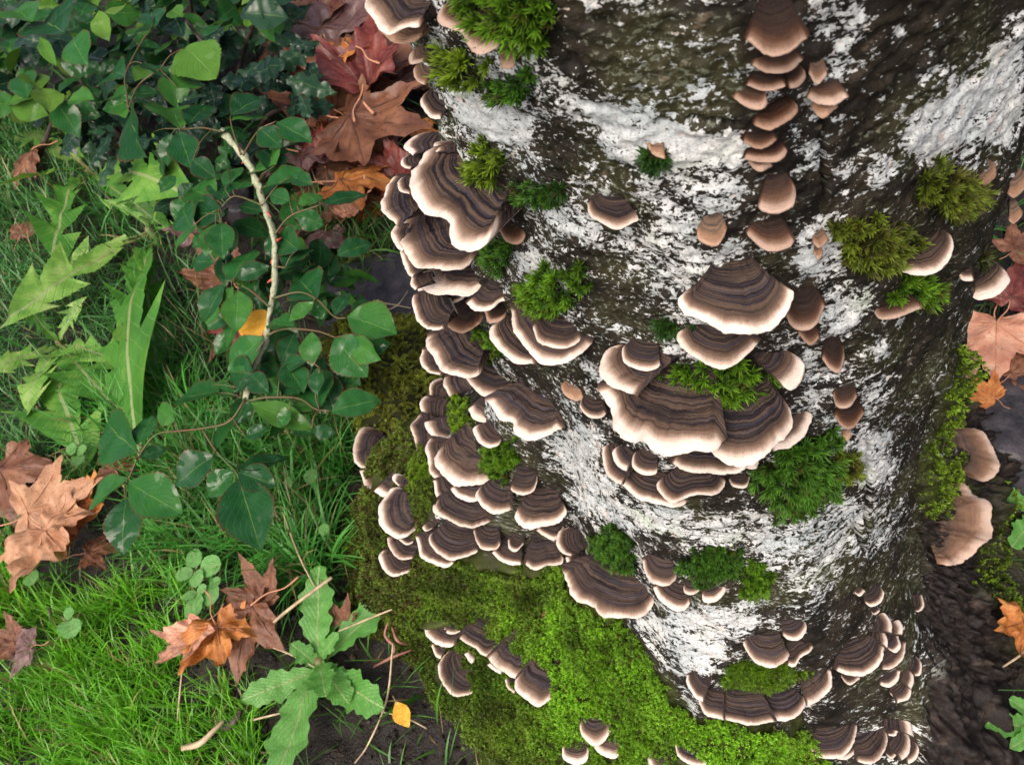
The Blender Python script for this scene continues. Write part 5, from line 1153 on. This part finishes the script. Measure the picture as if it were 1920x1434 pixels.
# ------------------------------------------------------------------ fallen maple leaves
FALL = [  # base pixel, tip pixel, height, variant, material, vein, label
 (660, 224, 800, 246, .052, 0, 'dbrown', 'd', 'large russet maple leaf with dark veins lying flat by the trunk'),
 (668, 128, 640, 25, .055, 1, 'dbrown', 'd', 'brown maple leaf with cream veins behind the large russet one'),
 (660, 85, 600, 40, .075, 4, 'dorange', 't', 'curled orange leaf tip sticking up from the litter'),
 (682, 158, 712, 70, .06, 3, 'dred', 'd', 'narrow folded red leaf edge-on in the litter'),
 (560, 285, 660, 312, .035, 5, 'dpurple', 'd', 'wet purple-red leaf under the large russet one'),
 (640, 340, 748, 335, .04, 1, 'dorange', 'd', 'orange-brown crumpled leaf beside the flank brackets'),
 (625, 205, 565, 150, .035, 2, 'dbrown', 'd', 'crumpled brown leaf between holly and the large russet one'),
 (605, 60, 590, -40, .04, 1, 'dpurple', 'd', 'grey-purple leaf at the far end of the litter'),
 (560, 60, 540, -20, .03, 0, 'dbrown', 'd', 'brown leaf among the far shrub stems'),
 (690, 40, 740, -30, .02, 2, 'dred', 'd', 'dull red leaf under the wide wavy bracket'),
 (655, 400, 690, 360, .03, 2, 'dpink', 't', 'small pale pink curled leaf above the slate slab'),
 (575, 310, 540, 260, .03, 1, 'dred', 'd', 'glossy dark red leaf under the rose leaflets'),
 (700, 290, 760, 330, .025, 4, 'dbrown', 'd', 'half-hidden brown leaf below the russet leaf points'),
 (57, 962, 185, 905, .045, 0, 'dtan', 't', 'big tan star-shaped maple leaf on the grass below the dandelion'),
 (78, 990, 150, 1068, .05, 5, 'dtan', 't', 'smaller tan maple leaf half overlapping the big tan one'),
 (0, 880, 45, 990, .030, 1, 'dbrown', 'd', 'dark brown leaf under the big tan one'),
 (130, 965, 210, 962, .030, 2, 'dorange', 'd', 'orange strip of leaf peeping out between tan leaf and rose leaflets'),
 (215, 880, 195, 835, .032, 4, 'dbrown', 'd', 'brown crumpled leaf corner beside the red rose stem'),
 (165, 1035, 222, 1022, .026, 1, 'dbrown', 'd', 'small brown leaf with yellow edge under the rose leaflets'),
 (490, 1130, 470, 1065, .035, 2, 'dbrown', 'd', 'upright square brown leaf behind the folded one'),
 (470, 1135, 345, 1205, .040, 4, 'dbrown', 'd', 'folded wet brown leaf on the short grass'),
 (405, 1172, 430, 1275, .042, 5, 'dorange', 't', 'orange leaf with long drooping point below the folded brown leaf'),
 (375, 1185, 308, 1262, .040, 3, 'dpink', 't', 'pink-tipped leaf lobe hanging beside the orange one'),
 (55, 1215, 5, 1230, .022, 1, 'dpurple', 'd', 'small purplish leaf in the vivid short grass'),
 (30, 1205, -10, 1190, .020, 2, 'dbrown', 'd', 'rusty leaf scrap beside the small purplish leaf'),
 (445, 612, 385, 660, .030, 1, 'dred', 'd', 'wet dark red leaf under the rose cane'),
 (425, 515, 390, 475, .025, 2, 'dbrown', 'd', 'brown leaf below the drooping rose leaflets'),
 (375, 430, 325, 480, .025, 5, 'dpurple', 'd', 'grey-purple crinkled leaf next to the dandelion crown'),
 (610, 440, 592, 500, .022, 1, 'dpurple', 'd', 'dull mauve leaf beside the slate slab'),
 (545, 430, 560, 470, .022, 2, 'dred', 'd', 'dark reddish leaf scrap behind the rose cane'),
 (430, 580, 455, 545, .02, 4, 'dorange', 'd', 'orange-brown scrap under the yellow leaf'),
 (60, 280, -5, 300, .04, 4, 'dbrown', 'd', 'rust brown leaf under the upright dandelion'),
 (40, 440, 60, 400, .03, 1, 'dbrown', 'd', 'brown leaf shaded by the upright dandelion'),
 (640, 1170, 660, 1125, .018, 2, 'dbrown', 'd', 'brown curled leaf between the rosette leaves'),
 (1868, 612, 1866, 714, .03, 0, 'dpink', 't', 'pale pink and orange star leaf beyond the far edge of the trunk'),
 (1895, 560, 1935, 480, .035, 1, 'dred', 'd', 'crimson leaf beyond the far edge of the trunk'),
 (1862, 745, 1822, 715, .03, 2, 'dorange', 't', 'small orange leaf between the pink star leaf and the mossy root'),
 (1925, 1165, 1905, 1250, .03, 5, 'dorange', 'd', 'orange-brown leaf beside the rotten root'),
 (1900, 470, 1960, 430, .03, 0, 'dbrown', 'd', 'brown leaf behind the crimson one'),
 (1895, 700, 1950, 650, .02, 1, 'dbrown', 'd', 'brown leaf behind the dark stone'),
 (520, -10, 560, -70, .03, 0, 'dtan', 't', 'tan leaf lying beyond the shrubs'), (700, -20, 680, -90, .03, 1, 'dbrown', 'd', 'brown leaf on the grass beyond the litter'),
]
_lit = [(560, -30), (690, -30), (700, 60), (800, 180), (770, 300), (740, 400), (640, 400), (560, 330), (590, 200), (540, 60)]; c = 0
while c < 24:
    x, y = rng.uniform(540, 800), rng.uniform(-30, 400)
    if not inpoly(np.array(x), np.array(y), _lit): continue
    a = rng.uniform(0, 2 * np.pi); L = rng.uniform(55, 95)
    FALL.append((x, y, x + L * math.cos(a), y + .7 * L * math.sin(a), rng.uniform(.008, .03), int(rng.integers(6)), ['dbrown', 'dbrown', 'dpurple', 'dred', 'dbrown', 'dorange'][c % 6], 'd', {'dbrown': 'dull brown', 'dpurple': 'grey-purple', 'dred': 'dark red', 'dorange': 'orange-brown'}[['dbrown', 'dbrown', 'dpurple', 'dred', 'dbrown', 'dorange'][c % 6]] + ' wet leaf buried in the litter around the large russet leaf')); c += 1
LEAFPX = []
for (bx, by, tx, ty, h, k, mt, vm, lab) in FALL:
    p0 = atz(float(bx), float(by), h); p1 = atz(float(tx), float(ty), h + rng.uniform(-.006, .004)); L = np.linalg.norm(p1 - p0)
    root = empty('maple_leaf', p0); tag(root, lab, 'leaf', 'leaves buried in the litter' if 'buried' in lab else 'fallen maple leaves'); mp = MAPLE[k]
    Mx = Matrix.Translation(-root.location) @ frame(p0, p1, (0, -.1, 1), L * rng.uniform(.9, 1.1), .18)
    for nm, me, mat in [('blade', mp.blade, M[mt]), ('petiole', mp.petiole, M['vein_tan'])] + [('vein', v, M['vein_dark' if vm == 'd' else 'vein_tan']) for v in mp.veins]:
        o = bpy.data.objects.new(nm, me); COL.objects.link(o)
        if not me.materials: me.materials.append(None)
        o.material_slots[0].link = 'OBJECT'; o.material_slots[0].material = mat
        if nm == 'vein': o.parent = blade_
        else: o.parent = root; o.matrix_local = Mx
        if nm == 'blade': blade_ = o
    LEAFPX.append((p0[0] * .6 + p1[0] * .4, p0[1] * .6 + p1[1] * .4, L * .62))
for (bx, by, tx, ty, h, mt, lab) in [(478, 583, 478, 632, .12, 'dyellow', 'bright yellow heart-shaped leaf caught on the rose cane'), (742, 1315, 766, 1362, .018, 'dyellow', 'small orange-yellow oval leaf on bare soil by the root'),
                                     (1028, 1150, 1024, 1172, .0, 'dred', 'tiny red leaf scale lying on the bright moss carpet')]:
    if h == 0:
        p0 = hit(np.array(float(bx)), np.array(float(by)))[0] + [0, 0, .006]; p1 = hit(np.array(float(tx)), np.array(float(ty)))[0] + [0, 0, .006]
    else: p0 = atz(float(bx), float(by), h); p1 = atz(float(tx), float(ty), h + .002)
    root = empty('fallen_leaf', p0); tag(root, lab, 'leaf')
    put_leaf(ROUND[0] if mt == 'dyellow' and h > .1 else ROSE[0], M[mt], p0, p1, 1.0, root, 'blade', (0, -.3, 1), .1)
    tv, tf, tf3 = tube(np.array([p0 + (p1 - p0) * .1, p0, p0 - (p1 - p0) * .25]), [.0004, .0005, .0005], 5, 3); link('petiole', mesh_np('petiole', tv - p0, tf, tf3), M['straw'], root)

# ------------------------------------------------------------------ stones, twigs, straw
def slab(name, poly, z, th, mat, label, seed):
    P = np.array([atz(float(a), float(b), z)[:2] for a, b in poly]); P = np.vstack([P, P[:1]]); Q = spline(P, 60)[:-1]; c = Q.mean(0); n = len(Q)
    Q = c + (Q - c) * (1 + .03 * fbm(np.arange(n) * .35, seed, 0, 2))[:, None]
    V = []
    for s_, zz in ((1.0, -.012), (1.0, th * .75), (.985, th * .95), (.96, th), (.75, th), (.45, th), (.15, th)):
        q = c + (Q - c) * s_; V.append(np.column_stack([q, zz + z + .0016 * fbm(q[:, 0] * 40, q[:, 1] * 40, seed, 3)]))
    V = np.vstack(V); m_ = 7
    i = np.arange(m_ - 1)[:, None] * n; j = np.arange(n)[None]; jn = (j + 1) % n
    F = np.stack([i + j, i + jn, i + n + jn, i + n + j], -1).reshape(-1, 4); V = np.vstack([V, [[c[0], c[1], th + z]]])
    F3 = np.stack([(m_ - 1) * n + np.arange(n), (m_ - 1) * n + (np.arange(n) + 1) % n, np.full(n, len(V) - 1)], -1)
    o = link(name, mesh_np(name, V - [c[0], c[1], 0], F, F3), mat); o.location = (c[0], c[1], 0); tag(o, label, 'stone'); return o
slab('slate_slab', [(585, 530), (660, 510), (745, 490), (800, 520), (810, 600), (790, 660), (720, 690), (650, 650), (600, 600)], .0, .014, M['slate'], 'flat dark slate slab in the grass beside the flank brackets', 1)
slab('garden_stone', [(1812, 770), (1850, 735), (1925, 720), (1965, 800), (1930, 880), (1880, 885), (1840, 850)], .0, .02, M['slate'], 'dark wet stone behind the mossy root and tan brackets', 2)
slab('garden_stone', [(1885, 880), (1930, 870), (1975, 930), (1930, 990), (1890, 950)], .0, .014, M['slate'], 'small grey stone next to the green toothed weed', 3)
slab('garden_stone', [(385, 335), (430, 325), (470, 350), (480, 405), (440, 420), (395, 400)], .0, .02, M['slate'], 'blue-black stone under the rose leaflets', 4)
def stick(name, label, pts, rad, mat, cat='twig', group=None):
    p3 = np.array([atz(float(a), float(b), h) for a, b, h in pts]); tv, tf, tf3 = tube(p3, rad, 6, 5)
    o = link(name, mesh_np(name, tv - p3[0], tf, tf3), mat); o.location = p3[0]; tag(o, label, cat, group)
for lab, pts, rad in [('long straight straw leaning from the mossy root over the rosette', [(622, 1082, .05), (515, 1165, .035), (470, 1230, .02)], [.0013, .0014, .0007]),
                      ('short straw crossing the rosette leaf that points at the trunk', [(735, 1142, .045), (690, 1160, .035), (635, 1183, .03)], [.0006, .0008, .0006]),
                      ('thin bent straw crossing the bare soil', [(737, 1205, .03), (725, 1310, .02), (690, 1395, .01), (665, 1430, .008)], [.0006, .0008, .0007, .0006]),
                      ('pale straw across the soil beside the yellow oval leaf', [(700, 1330, .01), (760, 1345, .012), (800, 1365, .01)], [.0006, .0006, .0005]),
                      ('straw poking out under the longest rosette leaf', [(470, 1350, .015), (520, 1338, .015), (560, 1330, .012)], [.0009, .0008, .0006]),
                      ('red-brown leaf stalk standing in the vivid grass under the pink-tipped leaf', [(345, 1225, .035), (338, 1290, .03), (333, 1350, .012)], [.0006, .0007, .0008]),
                      ('brown stalk in the long wet grass', [(530, 960, .04), (560, 1040, .035), (590, 1100, .03)], [.0006, .0008, .0006]),
                      ('fine dry stem on the slate slab', [(685, 565, .02), (730, 570, .022), (770, 578, .02)], [.0006, .0008, .0005]),
                      ('split dry stem at the edge of the slate slab', [(712, 588, .02), (745, 572, .022), (765, 545, .02)], [.0005, .0006, .0004]),
                      ('dry stem lying behind the folded brown leaf', [(440, 1190, .02), (530, 1220, .02), (590, 1250, .015)], [.0008, .0009, .0006]),
                      ('thin stalk rising at the foot of the rotten root', [(1880, 1250, .02), (1910, 1230, .03), (1925, 1215, .04)], [.0007, .0008, .0006])]:
    stick('dry_straw', lab, pts, rad, M['straw'], 'straw', 'dry straws on the ground')
stick('broken_twig', 'pale broken twig in the short grass', [(342, 1402, .02), (375, 1393, .022), (405, 1365, .022), (420, 1350, .02)], [.0022, .0026, .0022, .0013], M['straw'])
stick('broken_twig', 'dark half-buried twig in the short grass', [(420, 1365, .008), (440, 1352, .012), (452, 1330, .012)], [.003, .0034, .002], M['wood'])
stick('broken_twig', 'black twig stub in the vivid short grass', [(92, 1135, .015), (94, 1150, .018), (93, 1163, .012)], [.0012, .0016, .001], M['wood'])
for lab, pts in [('reddish dry petal strip curling against the root', [(730, 1160, .03), (722, 1190, .026), (740, 1215, .02), (725, 1240, .015)]), ('second reddish petal strip twisted over the first', [(735, 1175, .028), (745, 1200, .03), (765, 1208, .02)]), ('tan petal strip lying flat under the reddish ones', [(700, 1250, .012), (735, 1232, .016), (772, 1218, .014)])]:
    stick('dry_petal', lab, pts, [.0007, .0013, .0006], M['petal'], 'petal', 'dry petal strips by the root')

# ------------------------------------------------------------------ grass
GR = [  # pixel outline, blades per cm2, length range, width, colours, lean
 ([(-80, 1060), (120, 1080), (330, 1080), (460, 1200), (490, 1330), (470, 1500), (-80, 1500)], 19, (.022, .050), .00050, (.070, .270, .008), (.150, .430, .022)),
 ([(140, 760), (330, 740), (560, 790), (690, 760), (650, 880), (620, 1000), (640, 1080), (520, 1090), (420, 1060), (300, 1010), (230, 900)], 11, (.035, .085), .00075, (.030, .175, .018), (.10, .34, .055)),
 ([(-80, 190), (90, 200), (200, 330), (250, 420), (380, 480), (400, 620), (420, 780), (150, 860), (-80, 860)], 4.5, (.03, .075), .00065, (.024, .120, .018), (.075, .235, .050)),
 ([(560, 380), (740, 370), (770, 470), (640, 520), (560, 480)], 12, (.03, .06), .0006, (.035, .140, .020), (.11, .27, .045)),
 ([(660, -60), (810, -60), (800, 220), (720, 200), (690, 90)], 7, (.03, .055), .0006, (.035, .13, .02), (.10, .25, .05)),
 ([(-80, 860), (330, 860), (420, 1060), (330, 1090), (-80, 1070)], 8, (.025, .06), .0006, (.034, .150, .014), (.09, .26, .035)),
 ([(440, 1080), (800, 1120), (850, 1434), (850, 1500), (470, 1500), (480, 1330)], .8, (.02, .05), .0006, (.03, .13, .012), (.09, .25, .03)),
 ([(430, 1080), (640, 1090), (560, 1250), (470, 1300)], 4, (.02, .05), .0006, (.03, .14, .012), (.09, .26, .03)),
 ([(1830, 560), (1960, 540), (1960, 760), (1880, 740)], 3, (.03, .06), .0006, (.03, .10, .02), (.10, .22, .06)),
]
def blades(x, y, L, wd, c0, c1, lean):
    n = len(x); hd = rng.uniform(0, 2 * np.pi, n); base = np.stack([x, y, gz(x, y) - .002], -1)
    el0 = rng.normal(1.25, .22, n); el1 = el0 - np.abs(rng.normal(lean, .45, n)); K = 5
    t = np.linspace(0, 1, K); P = np.zeros((n, K, 3)); P[:, 0] = base; hd2 = hd + rng.normal(0, .35, n)
    for k in range(1, K):
        f = t[k]; el = el0 + (el1 - el0) * f; h_ = hd + (hd2 - hd) * f; s_ = (L / (K - 1))[:, None]
        P[:, k] = P[:, k - 1] + s_ * np.stack([np.cos(el) * np.cos(h_), np.cos(el) * np.sin(h_), np.sin(el)], -1)
    P[..., 2] = np.maximum(P[..., 2], gz(P[..., 0], P[..., 1]) + .001)
    T = np.stack([-np.sin(hd), np.cos(hd), .2 * rng.normal(size=n)], -1)
    prof = np.array([.8, 1.0, .9, .6, .0]); wv = (wd * rng.gamma(5, .2, n))[:, None, None] * prof[None, :, None]
    A = P - T[:, None] * wv; B = P + T[:, None] * wv
    V = np.concatenate([np.stack([A[:, :4], B[:, :4]], 2).reshape(n, 8, 3), P[:, 4:5]], 1)
    F = np.array([[0, 1, 3, 2], [2, 3, 5, 4], [4, 5, 7, 6]]); F4 = (F[None] + 9 * np.arange(n)[:, None, None]).reshape(-1, 4); F3 = (np.array([6, 7, 8])[None] + 9 * np.arange(n)[:, None])
    mixf = rng.random((n, 1)); cc = np.array(c0) * (1 - mixf) + np.array(c1) * mixf; dry = rng.random((n, 1)) < .08; cc = np.where(dry, np.array([.30, .23, .10]) * rng.uniform(.5, 1.1, (n, 1)), cc)
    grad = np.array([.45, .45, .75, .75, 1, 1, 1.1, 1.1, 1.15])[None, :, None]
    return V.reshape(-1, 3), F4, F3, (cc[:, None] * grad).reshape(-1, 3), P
gV, g4, g3, gC, off, DROPS = [], [], [], [], 0, []
N0 = 330000
sx = rng.uniform(-.95, .95, N0); sy = rng.uniform(-.05, 1.75, N0); cell = 1.9 * 1.8 * 1e4 / N0       # cm2 per sample
X, Y = proj(np.stack([sx, sy, 0 * sx + .01], -1)); ok = trunk_clear(sx, sy, .004)
clump = np.clip(.75 + .9 * fbm(sx * 28, sy * 28, 3, 2), .08, 1.6)
for (lx, ly, lr) in LEAFPX: clump = np.where(np.hypot(sx - lx, sy - ly) < lr * .8, clump * .12, clump)
slabs_px = [[(590, 535), (745, 495), (800, 530), (800, 640), (720, 680), (610, 600)], [(1815, 770), (1925, 725), (1960, 800), (1930, 990), (1840, 850)]]
for pl in slabs_px: ok &= ~inpoly(X, Y, pl)
done = np.zeros(N0, bool)
for gi, (poly, dens, Lr, wd, c0, c1) in enumerate(GR):
    wx_ = X + 14 * fbm(sx * 40, sy * 40, 1, 2); k = inpoly(wx_, Y, poly) & ok & ~done
    done |= k; idx = np.nonzero(k)[0]; rep = dens * cell * clump[idx]
    cnt = np.floor(rep).astype(int) + (rng.random(len(idx)) < rep % 1); idx = np.repeat(idx, cnt)
    jx = sx[idx] + rng.normal(0, .0018, len(idx)); jy = sy[idx] + rng.normal(0, .0018, len(idx)); kk = trunk_clear(jx, jy, .002); jx, jy = jx[kk], jy[kk]
    V, F4, F3, C, P = blades(jx, jy, rng.uniform(*Lr, len(jx)), np.full(len(jx), wd), c0, c1, .55 if gi == 0 else .95)
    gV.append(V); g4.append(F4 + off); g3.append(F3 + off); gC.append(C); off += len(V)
    if gi in (1, 2, 0): q = rng.permutation(len(P))[:(170 if gi == 1 else 40)]; DROPS.append(P[q, 3])
k = ok & ~done & (rng.random(N0) < .10 * np.where((X < -60) | (X > 1960) | (Y > 1480) | (Y < -40), 1.6, .35)) & ~inpoly(X, Y, ROT)
V, F4, F3, C, P = blades(sx[k], sy[k], rng.uniform(.03, .06, k.sum()), np.full(k.sum(), .0007), (.025, .12, .018), (.08, .24, .04), .8)
gV.append(V); g4.append(F4 + off); g3.append(F3 + off); gC.append(C); off += len(V)
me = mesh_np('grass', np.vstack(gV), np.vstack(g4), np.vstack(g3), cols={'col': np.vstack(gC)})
tag(link('grass', me, M['grass']), 'wet green grass, short and vivid near the folded leaf, long by the roses', 'grass', None, 'stuff')
print('GRASS blades', off // 9)
# water drops on the blades
D = np.vstack(DROPS); n = len(D); r = rng.uniform(.00025, .0007, n)
a = np.linspace(0, 2 * np.pi, 9)[:-1]; e = np.array([-1.2, -.6, 0, .6, 1.2])
sph = np.array([[math.cos(b) * math.cos(c), math.cos(b) * math.sin(c), math.sin(b)] for b in e for c in a] + [[0, 0, -1], [0, 0, 1]])
f4 = np.array([[i * 8 + j, i * 8 + (j + 1) % 8, (i + 1) * 8 + (j + 1) % 8, (i + 1) * 8 + j] for i in range(4) for j in range(8)]); f3 = np.array([[40, (j + 1) % 8, j] for j in range(8)] + [[41, 32 + j, 32 + (j + 1) % 8] for j in range(8)])
V = (D[:, None] + r[:, None, None] * sph[None]).reshape(-1, 3); m_ = len(sph)
me = mesh_np('water_drops', V, (f4[None] + m_ * np.arange(n)[:, None, None]).reshape(-1, 4), (f3[None] + m_ * np.arange(n)[:, None, None]).reshape(-1, 3))
tag(link('water_drops', me, M['drop']), 'tiny clear water drops beading on the long grass', 'water', None, 'stuff')
